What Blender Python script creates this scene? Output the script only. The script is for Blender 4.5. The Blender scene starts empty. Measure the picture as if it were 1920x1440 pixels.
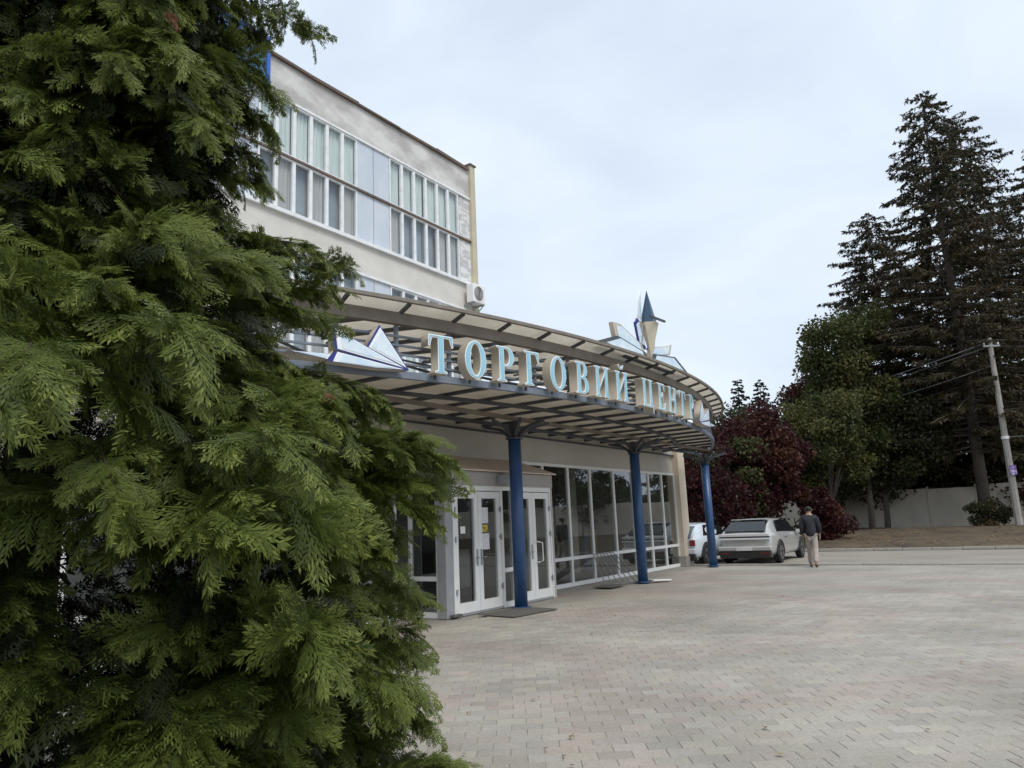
import bpy, bmesh, math, random
import numpy as np
from mathutils import Vector, Matrix
random.seed(7); rng = np.random.default_rng(11)
S = bpy.context.scene; C = S.collection
PI = math.pi
# ------------------------------------------------------------------ camera
CAM_H = 1.6; F = 1400.0
pit = math.radians(10.55); rol = math.radians(2.4)
fw = Vector((0, math.cos(pit), math.sin(pit))); r0 = Vector((1, 0, 0)); u0 = r0.cross(fw)
cr = r0 * math.cos(rol) - u0 * math.sin(rol); cu = r0 * math.sin(rol) + u0 * math.cos(rol)
cd = bpy.data.cameras.new('camera'); cam = bpy.data.objects.new('camera', cd); C.objects.link(cam)
cd.sensor_width = 36; cd.lens = F / 1920 * 36; cd.clip_end = 3000; cd.clip_start = .05
m = Matrix((cr, cu, -fw)).transposed().to_4x4(); m.translation = (0, 0, CAM_H); cam.matrix_world = m
S.camera = cam
def ray(x, y): return fw + cr * ((x - 960) / F) - cu * ((y - 720) / F)
def atY(x, y, Y):                       # pixel -> point at depth Y (for far things)
    d = ray(x, y); return Vector((0, 0, CAM_H)) + d * (Y / d.y)
# ------------------------------------------------------------------ world, sun, exposure
SUN_EL, SUN_AZ = math.radians(52), math.radians(150)   # azimuth clockwise from +Y
w = bpy.data.worlds.new('World'); S.world = w; w.use_nodes = True
nt = w.node_tree; nt.nodes.clear()
def N_(t, **k):
    n = nt.nodes.new(t)
    for a, b in k.items(): setattr(n, a, b)
    return n
out = N_('ShaderNodeOutputWorld'); bg = N_('ShaderNodeBackground'); bg2 = N_('ShaderNodeBackground'); mx = N_('ShaderNodeMixShader')
sky = N_('ShaderNodeTexSky', sky_type='NISHITA', sun_disc=False, sun_elevation=SUN_EL, sun_rotation=SUN_AZ, air_density=1.2, dust_density=2.0)
nt.links.new(sky.outputs[0], bg.inputs[0]); bg.inputs[1].default_value = .12
tc = N_('ShaderNodeTexCoord'); mp = N_('ShaderNodeMapping'); mp.inputs['Scale'].default_value = (1, 1, 2.2); mp.inputs['Rotation'].default_value = (0, .18, .5)
nz = N_('ShaderNodeTexNoise'); nz.inputs['Scale'].default_value = 2.6; nz.inputs['Detail'].default_value = 6; nz.inputs['Roughness'].default_value = .5; nz.inputs['Distortion'].default_value = .35
rp = N_('ShaderNodeValToRGB')
e = rp.color_ramp.elements
e[0].position = .32; e[0].color = (.505, .575, .675, 1); e[1].position = .68; e[1].color = (.655, .715, .79, 1)
e.new(.5).color = (.575, .645, .74, 1)
nt.links.new(tc.outputs['Generated'], mp.inputs[0]); nt.links.new(mp.outputs[0], nz.inputs['Vector']); nt.links.new(nz.outputs[0], rp.inputs[0])
nt.links.new(rp.outputs[0], bg2.inputs[0]); bg2.inputs[1].default_value = 1.0
mx.inputs[0].default_value = .93
nt.links.new(bg.outputs[0], mx.inputs[1]); nt.links.new(bg2.outputs[0], mx.inputs[2]); nt.links.new(mx.outputs[0], out.inputs[0])
sd = bpy.data.lights.new('sun', 'SUN'); sd.energy = 1.5; sd.angle = math.radians(25); sd.color = (1, .96, .9)
so = bpy.data.objects.new('sun', sd); C.objects.link(so); so.location = (0, 0, 40)
sv = Vector((math.sin(SUN_AZ) * math.cos(SUN_EL), math.cos(SUN_AZ) * math.cos(SUN_EL), math.sin(SUN_EL)))
so.rotation_euler = sv.to_track_quat('Z', 'Y').to_euler()
vs = S.view_settings; vs.view_transform = 'Standard'; vs.look = 'None'; vs.exposure = .50; vs.gamma = 1; vs.use_curve_mapping = False
S.render.engine = 'CYCLES'
S.cycles.max_bounces = 8; S.cycles.transparent_max_bounces = 24

# ------------------------------------------------------------------ helpers
TH = math.radians(33.8)
DX, DY = math.sin(TH), math.cos(TH)      # along the facade
NX, NY = math.cos(TH), -math.sin(TH)     # out of the facade
OX, OY = 0.0, 14.64                      # foot of the first column
PHI = PI / 2 - TH
def W(a, y, z=0.0):                      # facade frame (along, into building, up) -> world
    return Vector((OX + DX * a - NX * y, OY + DY * a - NY * y, z))
def mat(name, col, rough=.7, metal=0, col2=None, scale=4, bump=0, bscale=40, spec=.5, detail=6, island=0, coord='Object', ramp=(.35, .68), stretch=(1, 1, 1), **kw):
    M = bpy.data.materials.new(name); M.use_nodes = True; t = M.node_tree; b = t.nodes['Principled BSDF']
    b.inputs['Roughness'].default_value = rough; b.inputs['Metallic'].default_value = metal; b.inputs['Specular IOR Level'].default_value = spec
    b.inputs['Base Color'].default_value = (*col, 1)
    for k, v in kw.items(): b.inputs[k].default_value = v
    tcn = t.nodes.new('ShaderNodeTexCoord'); mpn = t.nodes.new('ShaderNodeMapping'); mpn.inputs['Scale'].default_value = stretch
    t.links.new(tcn.outputs[coord], mpn.inputs[0])
    last = None
    if col2:
        n = t.nodes.new('ShaderNodeTexNoise'); n.inputs['Scale'].default_value = scale; n.inputs['Detail'].default_value = detail; n.inputs['Roughness'].default_value = .62
        r = t.nodes.new('ShaderNodeValToRGB'); r.color_ramp.elements[0].color = (*col, 1); r.color_ramp.elements[1].color = (*col2, 1)
        r.color_ramp.elements[0].position, r.color_ramp.elements[1].position = ramp
        t.links.new(mpn.outputs[0], n.inputs['Vector']); t.links.new(n.outputs[0], r.inputs[0]); last = r.outputs[0]
    if island:
        g = t.nodes.new('ShaderNodeNewGeometry'); h = t.nodes.new('ShaderNodeHueSaturation')
        mr = t.nodes.new('ShaderNodeMapRange'); mr.inputs[3].default_value = 1 - island; mr.inputs[4].default_value = 1 + island
        t.links.new(g.outputs['Random Per Island'], mr.inputs[0]); t.links.new(mr.outputs[0], h.inputs['Value'])
        if last: t.links.new(last, h.inputs['Color'])
        else: h.inputs['Color'].default_value = (*col, 1)
        last = h.outputs[0]
    if last: t.links.new(last, b.inputs['Base Color'])
    if bump:
        n2 = t.nodes.new('ShaderNodeTexNoise'); n2.inputs['Scale'].default_value = bscale; n2.inputs['Detail'].default_value = 5
        bp = t.nodes.new('ShaderNodeBump'); bp.inputs['Strength'].default_value = bump; bp.inputs['Distance'].default_value = .02
        t.links.new(mpn.outputs[0], n2.inputs['Vector']); t.links.new(n2.outputs[0], bp.inputs['Height']); t.links.new(bp.outputs[0], b.inputs['Normal'])
    return M
def leafmat(name, col, col2, trans=.35, rough=.55, scale=1.2, island=.3):
    M = mat(name, col, rough, col2=col2, scale=scale, island=island, spec=.25, detail=3)
    t = M.node_tree; b = t.nodes['Principled BSDF']; o = t.nodes['Material Output']
    tr = t.nodes.new('ShaderNodeBsdfTranslucent'); mxn = t.nodes.new('ShaderNodeMixShader'); mxn.inputs[0].default_value = trans
    src = b.inputs['Base Color'].links[0].from_socket; t.links.new(src, tr.inputs[0])
    t.links.new(b.outputs[0], mxn.inputs[1]); t.links.new(tr.outputs[0], mxn.inputs[2]); t.links.new(mxn.outputs[0], o.inputs[0])
    return M
def glassmat(name, tint=(.8, .85, .83), rough=.01, gain=1.0):
    """clear sheet: Schlick reflection on either side of the sheet over a tinted see-through"""
    M = bpy.data.materials.new(name); M.use_nodes = True; t = M.node_tree; t.nodes.clear()
    o = t.nodes.new('ShaderNodeOutputMaterial'); ge = t.nodes.new('ShaderNodeNewGeometry')
    g = t.nodes.new('ShaderNodeBsdfGlossy'); g.inputs['Roughness'].default_value = rough; g.inputs[0].default_value = (.9, .95, 1, 1)
    tr = t.nodes.new('ShaderNodeBsdfTransparent'); tr.inputs[0].default_value = (*tint, 1); mxn = t.nodes.new('ShaderNodeMixShader')
    dt = t.nodes.new('ShaderNodeVectorMath'); dt.operation = 'DOT_PRODUCT'; t.links.new(ge.outputs['Incoming'], dt.inputs[0]); t.links.new(ge.outputs['Normal'], dt.inputs[1])
    def mth(op, a, b):
        n = t.nodes.new('ShaderNodeMath'); n.operation = op
        for k, q in enumerate((a, b)):
            if q is None: continue
            if isinstance(q, (int, float)): n.inputs[k].default_value = q
            else: t.links.new(q, n.inputs[k])
        return n.outputs[0]
    c = mth('POWER', mth('SUBTRACT', 1.0, mth('ABSOLUTE', dt.outputs['Value'], None)), 5.0)
    f = mth('MINIMUM', mth('MULTIPLY', mth('ADD', mth('MULTIPLY', c, .95), .05), gain), 1.0)
    t.links.new(f, mxn.inputs[0]); t.links.new(tr.outputs[0], mxn.inputs[1]); t.links.new(g.outputs[0], mxn.inputs[2]); t.links.new(mxn.outputs[0], o.inputs[0])
    return M
class MB:
    def __init__(s): s.v = []; s.f = []; s.mi = []
    def add(s, v, f, mi=0):
        k = len(s.v); s.v += [tuple(p) for p in v]; s.f += [tuple(i + k for i in q) for q in f]; s.mi += [mi] * len(f); return s
    def box(s, x0, x1, y0, y1, z0, z1, mi=0):
        v = [(x, y, z) for x in (x0, x1) for y in (y0, y1) for z in (z0, z1)]
        return s.add(v, [(0, 1, 3, 2), (4, 6, 7, 5), (0, 4, 5, 1), (2, 3, 7, 6), (0, 2, 6, 4), (1, 5, 7, 3)], mi)
    def sheet(s, x0, x1, y0, y1, z0, z1):
        if y1 - y0 < .02: return s.add([(x0, y0, z0), (x1, y0, z0), (x1, y0, z1), (x0, y0, z1)], [(0, 1, 2, 3)])
        return s.add([(x0, y0, z0), (x0, y1, z0), (x0, y1, z1), (x0, y0, z1)], [(0, 1, 2, 3)])
    def bar(s, p, q, wd, h=None, up=(0, 0, 1), mi=0):
        p, q = Vector(p), Vector(q); h = h or wd; d = (q - p).normalized(); u = Vector(up)
        if abs(d.dot(u)) > .98: u = Vector((1, 0, 0))
        sd_ = d.cross(u).normalized(); u = sd_.cross(d); v = []
        for e_ in (p, q):
            for a_, b_ in ((-1, -1), (1, -1), (1, 1), (-1, 1)): v.append(e_ + sd_ * (a_ * wd / 2) + u * (b_ * h / 2))
        return s.add(v, [(3, 2, 1, 0), (4, 5, 6, 7), (0, 1, 5, 4), (1, 2, 6, 5), (2, 3, 7, 6), (3, 0, 4, 7)], mi)
    def tube(s, pts, rad, n=8, cap=True, mi=0):
        pts = [Vector(p) for p in pts]; rs = rad if isinstance(rad, (list, tuple)) else [rad] * len(pts); v = []; fcs = []
        ref = Vector((.31, .2, .93))
        for i, p in enumerate(pts):
            d = (pts[min(i + 1, len(pts) - 1)] - pts[max(i - 1, 0)]).normalized()
            rr = ref if abs(d.dot(ref)) < .95 else Vector((1, 0, 0))
            a_ = d.cross(rr).normalized(); b_ = d.cross(a_)
            for k in range(n): v.append(p + (a_ * math.cos(2 * PI * k / n) + b_ * math.sin(2 * PI * k / n)) * rs[i])
        for i in range(len(pts) - 1):
            for k in range(n): fcs.append((i * n + k, i * n + (k + 1) % n, (i + 1) * n + (k + 1) % n, (i + 1) * n + k))
        if cap: fcs += [tuple(reversed(range(n))), tuple((len(pts) - 1) * n + k for k in range(n))]
        return s.add(v, fcs, mi)
    def prism(s, poly, axis, t0, t1, mi=0):          # poly in the two other axes
        n = len(poly); v = []
        for t_ in (t0, t1):
            for a_, b_ in poly:
                v.append({'x': (t_, a_, b_), 'y': (a_, t_, b_), 'z': (a_, b_, t_)}[axis])
        return s.add(v, [tuple(range(n))[::-1], tuple(range(n, 2 * n))] + [(i, (i + 1) % n, n + (i + 1) % n, n + i) for i in range(n)], mi)
    def build(s, name, mt, parent=None, smooth=False, bevel=0):
        me = bpy.data.meshes.new(name); me.from_pydata(s.v, [], s.f); me.validate()
        for q in (mt if isinstance(mt, (list, tuple)) else [mt]): me.materials.append(q)
        if len(me.polygons) == len(s.mi): me.polygons.foreach_set('material_index', s.mi)
        bm = bmesh.new(); bm.from_mesh(me); bmesh.ops.recalc_face_normals(bm, faces=bm.faces)
        if bevel: bmesh.ops.bevel(bm, geom=bm.edges[:], offset=bevel, segments=1, affect='EDGES', clamp_overlap=True)
        bm.to_mesh(me); bm.free()
        if smooth: me.polygons.foreach_set('use_smooth', [True] * len(me.polygons))
        return link(name, me, parent)
def link(name, me, parent=None):
    o = bpy.data.objects.new(name, me); C.objects.link(o)
    if parent is not None: o.parent = parent
    return o
def tag(o, label, cat, group=None):
    o['label'] = label; o['category'] = cat
    if group: o['group'] = group
    return o
def thing(name, label, cat, loc=(0, 0, 0), rz=0, group=None):
    o = bpy.data.objects.new(name, None); C.objects.link(o); o.location = loc; o.rotation_euler = (0, 0, rz); o.empty_display_size = .2
    return tag(o, label, cat, group)
def struct(o): o['kind'] = 'structure'; return o
def quadmesh(name, V, mt, parent=None, mi=None, smooth=False):
    """V: (n,4,3) array of quads"""
    n = len(V); me = bpy.data.meshes.new(name); me.vertices.add(n * 4); me.vertices.foreach_set('co', np.asarray(V, np.float32).reshape(-1))
    me.loops.add(n * 4); me.loops.foreach_set('vertex_index', np.arange(n * 4, dtype=np.int32))
    me.polygons.add(n); me.polygons.foreach_set('loop_start', np.arange(0, n * 4, 4, dtype=np.int32))
    for q in (mt if isinstance(mt, (list, tuple)) else [mt]): me.materials.append(q)
    if mi is not None: me.polygons.foreach_set('material_index', np.asarray(mi, np.int32))
    me.update(); me.validate()
    return link(name, me, parent) if parent != 'mesh' else me
def copy_tree(o, parent=None):
    c = o.copy(); C.objects.link(c); c.parent = parent
    for ch in list(o.children): copy_tree(ch, c)
    return c

# ------------------------------------------------------------------ materials
m_cream = mat('cream_render', (.66, .64, .595), .85, col2=(.56, .54, .50), scale=1.3, bump=.25, bscale=30)
m_parapet = mat('worn_parapet_render', (.43, .42, .405), .9, col2=(.66, .65, .63), scale=.8, bump=.4, bscale=22, stretch=(1, 1, 1.8), ramp=(.40, .62))
m_flaky = mat('flaking_white_paint', (.72, .73, .74), .8, col2=(.50, .50, .50), scale=2.6, bump=.5, bscale=18, stretch=(1, 1, 3), ramp=(.45, .55))
m_ochre = mat('ochre_render', (.55, .50, .36), .85, col2=(.47, .43, .33), scale=2, bump=.2)
m_panelblue = mat('blue_grey_panel', (.50, .56, .64), .6, col2=(.60, .65, .71), scale=1.5, bump=.1, stretch=(1, 1, .4))
m_wframe = mat('white_window_frame', (.78, .80, .81), .5, col2=(.62, .64, .65), scale=5, ramp=(.45, .75))
m_curtain = mat('grey_green_curtain', (.66, .71, .69), .9, col2=(.50, .55, .545), scale=2.5, stretch=(8, 8, .4))
m_curtain2 = mat('pale_pink_grey_blind', (.46, .45, .44), .9, col2=(.40, .39, .385), scale=2)
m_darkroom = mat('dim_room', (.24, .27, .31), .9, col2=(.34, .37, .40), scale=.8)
m_rust = mat('rusty_flashing', (.16, .10, .07), .8, col2=(.10, .09, .085), scale=6)
m_white = mat('white_plastic', (.80, .80, .78), .35, col2=(.72, .72, .69), scale=3, ramp=(.5, .8))
m_shopwall = mat('grey_beige_render', (.50, .475, .43), .85, col2=(.45, .43, .39), scale=1.2, bump=.15)
m_peach = mat('peach_sheet_roof', (.60, .50, .40), .6, col2=(.53, .45, .37), scale=2)
m_pillar = mat('cream_pilaster', (.64, .55, .43), .8, col2=(.58, .50, .40), scale=1.6, bump=.12)
m_plinth = mat('grey_plinth', (.33, .31, .28), .9, col2=(.27, .25, .23), scale=4, bump=.3)
m_greyal = mat('grey_aluminium', (.33, .34, .35), .5, col2=(.28, .29, .30), scale=4)
m_interior = mat('shop_interior', (.13, .13, .12), .9, col2=(.26, .25, .23), scale=.7)
m_intfloor = mat('shop_floor', (.20, .19, .175), .4)
m_blue = mat('blue_column_paint', (.022, .064, .165), .35, col2=(.036, .09, .205), scale=3, bump=.04)
m_steel = mat('dark_blue_grey_steel', (.045, .052, .065), .55, col2=(.085, .09, .10), scale=5)
m_rail = mat('pale_blue_grey_rail', (.20, .24, .30), .45, col2=(.14, .16, .19), scale=4)
m_beam = mat('weathered_beam', (.17, .145, .12), .7, col2=(.24, .21, .18), scale=3, bump=.1)
m_letterside = mat('beige_letter_return', (.55, .49, .39), .6, col2=(.48, .43, .35), scale=6)
m_letterwhite = mat('white_letter_edge', (.82, .86, .89), .3)
m_letterblue = mat('pale_blue_letter_face', (.24, .50, .62), .25, col2=(.34, .60, .70), scale=3)
m_navy = mat('navy_line', (.025, .03, .22), .35)
m_embl = mat('pale_blue_emblem_face', (.50, .68, .83), .3, col2=(.78, .85, .88), scale=2.2, stretch=(1, 1, 2.5))
m_crystalblue = mat('dark_blue_crystal', (.02, .045, .10), .15, col2=(.03, .08, .13), scale=5)
m_creamcone = mat('cream_plastic', (.62, .56, .42), .4)
m_chrome = mat('grey_metal', (.42, .43, .44), .35, metal=.7)
m_paper = mat('white_paper', (.74, .72, .74), .8, col2=(.58, .55, .58), scale=38, ramp=(.5, .62))
m_yellow = mat('yellow_paper', (.62, .48, .04), .7, col2=(.05, .05, .05), scale=25, ramp=(.56, .6))
m_mat = mat('door_mat_rubber', (.10, .095, .085), .95, col2=(.14, .13, .115), scale=20, bump=.5, bscale=120)
m_glass = glassmat('shop_glass', (.66, .69, .66), .01, 2.1)
m_glass2 = glassmat('old_window_glass', (.93, .96, .96), .03, 1.5)
def polymat():
    M = mat('milky_polycarbonate', (.86, .82, .75), .5, col2=(.74, .70, .63), scale=1.4, detail=5)
    t = M.node_tree; b = t.nodes['Principled BSDF']; o = t.nodes['Material Output']
    tr = t.nodes.new('ShaderNodeBsdfTranslucent'); q = t.nodes.new('ShaderNodeMixShader'); q.inputs[0].default_value = .6
    t.links.new(b.inputs['Base Color'].links[0].from_socket, tr.inputs[0])
    t.links.new(b.outputs[0], q.inputs[1]); t.links.new(tr.outputs[0], q.inputs[2]); t.links.new(q.outputs[0], o.inputs[0]); return M
m_poly = polymat()

# ------------------------------------------------------------------ ground, square, road, verge
m_earth = mat('earth', (.13, .10, .07), .95, col2=(.09, .085, .05), scale=.3, bump=.3, bscale=5)
g = MB(); Rg = 1400; ring = [(Rg * math.cos(2 * PI * k / 64), Rg * math.sin(2 * PI * k / 64), 0) for k in range(64)]
g.add([(0, 0, 0)] + ring, [(0, 1 + k, 1 + (k + 1) % 64) for k in range(64)])
struct(g.build('ground', m_earth)).location = (0, 0, -.06)
FE = bpy.data.objects.new
def pavecol(x, y):
    """colour zone of the paving: 0 grey, 1 pinkish bands (rings about a point on the square and cross strips)"""
    d = math.hypot(x - 1.6, y - 13.2)
    pink = (3.3 < d < 4.3) or (d < 1.2) or (6.0 < d < 6.6) or (.25 < x - .09 * (y - 6) < .95 and y < 9.5)
    return 1.0 if pink else 0.0
def pavenodes(t, colsock, b, fine=True):
    tcn = t.nodes.new('ShaderNodeNewGeometry')
    n = t.nodes.new('ShaderNodeTexNoise'); n.inputs['Scale'].default_value = .55; n.inputs['Detail'].default_value = 7
    n3 = t.nodes.new('ShaderNodeTexNoise'); n3.inputs['Scale'].default_value = 55; n3.inputs['Detail'].default_value = 4
    for q in (n, n3): t.links.new(tcn.outputs['Position'], q.inputs['Vector'])
    r = t.nodes.new('ShaderNodeMapRange'); r.inputs[1].default_value = .3; r.inputs[2].default_value = .7; r.inputs[3].default_value = .78; r.inputs[4].default_value = 1.16
    r3 = t.nodes.new('ShaderNodeMapRange'); r3.inputs[1].default_value = .25; r3.inputs[2].default_value = .75; r3.inputs[3].default_value = .82; r3.inputs[4].default_value = 1.16
    t.links.new(n.outputs[0], r.inputs[0]); t.links.new(n3.outputs[0], r3.inputs[0])
    mu = t.nodes.new('ShaderNodeMath'); mu.operation = 'MULTIPLY'; t.links.new(r.outputs[0], mu.inputs[0]); t.links.new(r3.outputs[0], mu.inputs[1])
    vm = t.nodes.new('ShaderNodeVectorMath'); vm.operation = 'SCALE'; t.links.new(colsock, vm.inputs[0]); t.links.new(mu.outputs[0], vm.inputs['Scale'])
    t.links.new(vm.outputs[0], b.inputs['Base Color'])
    bp = t.nodes.new('ShaderNodeBump'); bp.inputs['Strength'].default_value = .35; bp.inputs['Distance'].default_value = .006
    t.links.new(n3.outputs[0], bp.inputs['Height']); t.links.new(bp.outputs[0], b.inputs['Normal'])
    b.inputs['Roughness'].default_value = .8; b.inputs['Specular IOR Level'].default_value = .3
GREY = (.352, .326, .280); PINK = (.358, .313, .272); JOINT = (.235, .215, .18)
def pavmat(name, mode):
    M = bpy.data.materials.new(name); M.use_nodes = True; t = M.node_tree; b = t.nodes['Principled BSDF']
    if mode == 'object':
        o = t.nodes.new('ShaderNodeObjectInfo'); sock = o.outputs['Color']
    elif mode == 'attr':
        o = t.nodes.new('ShaderNodeAttribute'); o.attribute_name = 'Col'; sock = o.outputs['Color']
    else:
        gn = t.nodes.new('ShaderNodeNewGeometry'); br = t.nodes.new('ShaderNodeTexBrick')
        br.inputs['Scale'].default_value = 1; br.inputs['Brick Width'].default_value = .24; br.inputs['Row Height'].default_value = .165; br.inputs['Mortar Size'].default_value = .006
        br.inputs['Color1'].default_value = (*[c * .95 for c in GREY], 1); br.inputs['Color2'].default_value = (*[c * 1.05 for c in GREY], 1); br.inputs['Mortar'].default_value = (.24, .225, .2, 1)
        t.links.new(gn.outputs['Position'], br.inputs['Vector'])
        vs_ = t.nodes.new('ShaderNodeVectorMath'); vs_.operation = 'DISTANCE'; vs_.inputs[1].default_value = (1.6, 13.2, 0)
        t.links.new(gn.outputs['Position'], vs_.inputs[0])
        rr = t.nodes.new('ShaderNodeValToRGB'); rr.color_ramp.interpolation = 'CONSTANT'; el = rr.color_ramp.elements
        el[0].color = (1, 1, 1, 1); el[1].position = 1.2 / 12; el[1].color = (0, 0, 0, 1)
        for p_, c_ in ((3.3, 1), (4.3, 0), (6.0, 1), (6.6, 0), (8.6, 1), (9.4, 0)): el.new(p_ / 12).color = (c_, c_, c_, 1)
        dv = t.nodes.new('ShaderNodeMath'); dv.operation = 'DIVIDE'; dv.inputs[1].default_value = 12
        t.links.new(vs_.outputs['Value'], dv.inputs[0]); t.links.new(dv.outputs[0], rr.inputs[0])
        mi_ = t.nodes.new('ShaderNodeMix'); mi_.data_type = 'RGBA'; mi_.blend_type = 'MULTIPLY'; mi_.inputs[7].default_value = (1.03, .955, .95, 1)
        t.links.new(rr.outputs[0], mi_.inputs[0]); t.links.new(br.outputs[0], mi_.inputs[6]); sock = mi_.outputs[2]
    pavenodes(t, sock, b); return M
m_pob, m_pat, m_pfar = pavmat('paver_concrete', 'object'), pavmat('paver_concrete_bulk', 'attr'), pavmat('paving_far', 'far')
m_sand = mat('joint_sand', JOINT, .95, col2=(.20, .185, .15), scale=12)
KA = 11.75                                           # kerb line along the facade direction
def W2(a, y): v = W(a, y); return (v.x, v.y, 0)
sq = MB(); sq.add([W2(-40, 14), W2(KA, 14), W2(KA, -45), W2(-40, -45)], [(0, 1, 2, 3)])
# the sheet is cut where the single pavers lie, so that it can sit lower there
PX0, PX1, PY0, PY1 = -4.2, 9.0, 3.6, 14.6
square = struct(MB().add([W2(-40, 14), W2(KA, 14), W2(KA, -45), W2(-40, -45)], [(0, 1, 2, 3)]).build('paved_square', m_pfar))
square.location.z = -.012
BW, BH, GAP = .24, .165, .0045
cells = []
nrow = int((PY1 - PY0) / BH)
for j in range(nrow):
    y0 = PY0 + j * BH; off = (j % 2) * .5 * BW + rng.uniform(-.012, .012)
    x = PX0 + off
    while x < PX1:
        cells.append((x, y0, BW)); x += BW
# keep off the building: stay in front of the entrance
def inside(x, y):
    dx_, dy_ = x - OX, y - OY; a_ = dx_ * DX + dy_ * DY; n_ = dx_ * NX + dy_ * NY
    return a_ < KA - .3 and n_ > (.1 if a_ < 2.6 else -.9) and n_ > -1.0
cells = [c for c in cells if inside(c[0] + .12, c[1] + .08)]
def viewkey(c):
    x, y = c[0] + .12, c[1] + .08
    v = Vector((x, y, 0)) - Vector((0, 0, CAM_H)); d = v.dot(fw); px = 960 + F * v.dot(cr) / d; py = 720 - F * v.dot(cu) / d
    vis = -30 < px < 1950 and py < 1475 and px > 800 - (0 if py < 1300 else 40)
    return (0 if vis else 1, d)
cells.sort(key=viewkey)
def brickmesh(k):
    b = MB(); hx, hy, e_ = (BW - .0025) / 2, (BH - GAP) / 2, .003
    j = [rng.uniform(-.0025, .0025, 2) for _ in range(4)]
    top = [(-hx + e_ + j[0][0], -hy + e_ + j[0][1], 0), (hx - e_ + j[1][0], -hy + e_, 0), (hx - e_, hy - e_ + j[2][1], 0), (-hx + e_, hy - e_, 0)]
    mid = [(-hx, -hy, -.005), (hx, -hy, -.005), (hx, hy, -.005), (-hx, hy, -.005)]
    bot = [(p[0], p[1], -.03) for p in mid]
    b.add(top + mid + bot, [(0, 1, 2, 3)] + [(4 + i, 4 + (i + 1) % 4, (i + 1) % 4, i) for i in range(4)] + [(8 + i, 8 + (i + 1) % 4, 4 + (i + 1) % 4, 4 + i) for i in range(4)])
    me = bpy.data.meshes.new('paver'); me.from_pydata(b.v, [], b.f); me.materials.append(m_pob); return me
bms = [brickmesh(k) for k in range(5)]
def bcol(x, y):
    p_ = pavecol(x, y); base = PINK if p_ > rng.uniform(.02, .3) else GREY
    if rng.random() < .07: base = PINK if base is GREY else GREY
    k = rng.normal(1, .055); return (base[0] * k * rng.uniform(.98, 1.02), base[1] * k, base[2] * k * rng.uniform(.97, 1.03), 1)
for i, (x, y, bw) in enumerate(cells[:300]):
    o = link('paver', bms[i % 5], square); o.location = (x + BW / 2, y + BH / 2, .012 + .012 + rng.normal(0, .0008)); o.color = bcol(x + .12, y + .08)
    o.rotation_euler = (rng.normal(0, .004), rng.normal(0, .004), rng.normal(0, .006))
rest = cells[300:]
tb = np.array([v.co[:] for v in bms[0].vertices]); tf = [tuple(p.vertices) for p in bms[0].polygons]
Vs = np.zeros((len(rest), 12, 3)); cols = np.zeros((len(rest), 4))
for i, (x, y, bw) in enumerate(rest):
    t_ = tb.copy(); t_[:, 0] += x + BW / 2; t_[:, 1] += y + BH / 2; t_[:, 2] += .024 + rng.normal(0, .0008); Vs[i] = t_; cols[i] = bcol(x + .12, y + .08)
FF = (np.array(tf)[None] + 12 * np.arange(len(rest))[:, None, None]).reshape(-1, 4)
me = bpy.data.meshes.new('paver_field'); me.from_pydata(Vs.reshape(-1, 3).tolist(), [], FF.tolist())
at = me.color_attributes.new('Col', 'FLOAT_COLOR', 'POINT'); at.data.foreach_set('color', np.repeat(cols, 12, 0).reshape(-1)); me.materials.append(m_pat)
o = link('paver_field', me, square); o['kind'] = 'stuff'
# bedding sand just under the pavers
hull = MB(); 
bed = MB()
for j in range(0, nrow, 2):
    row = [c for c in cells if abs(c[1] - (PY0 + j * BH)) < 1e-6]
    if row:
        xa, xb = min(c[0] for c in row), max(c[0] for c in row) + BW
        bed.box(xa + .1, xb - .1, PY0 + j * BH, PY0 + (j + 2) * BH, -.02, .0076)
o = bed.build('bedding_sand', m_sand, square); o.location.z = .012
m_road = mat('worn_asphalt', (.30, .27, .225), .9, col2=(.24, .215, .18), scale=.5, bump=.3, bscale=60)
struct(MB().add([W2(KA + .12, 60), W2(20.2, 60), W2(20.2, -70), W2(KA + .12, -70)], [(0, 1, 2, 3)]).build('road', m_road)).location.z = -.035
m_kerb = mat('kerb_concrete', (.36, .34, .30), .9, col2=(.28, .26, .23), scale=3, bump=.3)
kerb = struct(bpy.data.objects.new('kerb', None)); C.objects.link(kerb); kerb.location = W(KA, 0, 0); kerb.rotation_euler = (0, 0, PHI)
kme = None
for k in range(30):
    if kme is None:
        kb = MB().box(0, .12, 0, .985, -.06, .045); o = kb.build('kerbstone', m_kerb, kerb, bevel=.012); kme = o.data
    else: o = link('kerbstone', kme, kerb)
    o.location = (0, -25 + k, rng.normal(0, .004))
kerb2 = struct(bpy.data.objects.new('kerb', None)); C.objects.link(kerb2); kerb2.location = W(20.2, 0, 0); kerb2.rotation_euler = (0, 0, PHI)
for k in range(34):
    o = link('kerbstone', kme, kerb2); o.location = (0, -24 + k, .03 + rng.normal(0, .006))
m_verge = mat('leaf_littered_verge', (.055, .042, .026), .95, col2=(.125, .088, .048), scale=.55, bump=.6, bscale=14)
def vh(a_, y_): return .02 + .12 * math.sin(a_ * .5) * math.sin(y_ * .35) + min(.35, max(0, a_ - 20.3) * .03)
vg = MB(); nn = 26
gv = [[None] * nn for _ in range(nn)]; verts = []
for i in range(nn):
    for j in range(nn):
        a_ = 20.3 + (i / (nn - 1)) ** 1.3 * 60; y_ = 60 - j / (nn - 1) * 130
        v = W(a_, y_, vh(a_, y_) if i else .02); verts.append(v)
vg.add(verts, [(i * nn + j, (i + 1) * nn + j, (i + 1) * nn + j + 1, i * nn + j + 1) for i in range(nn - 1) for j in range(nn - 1)])
struct(vg.build('verge', m_verge, smooth=True))
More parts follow.
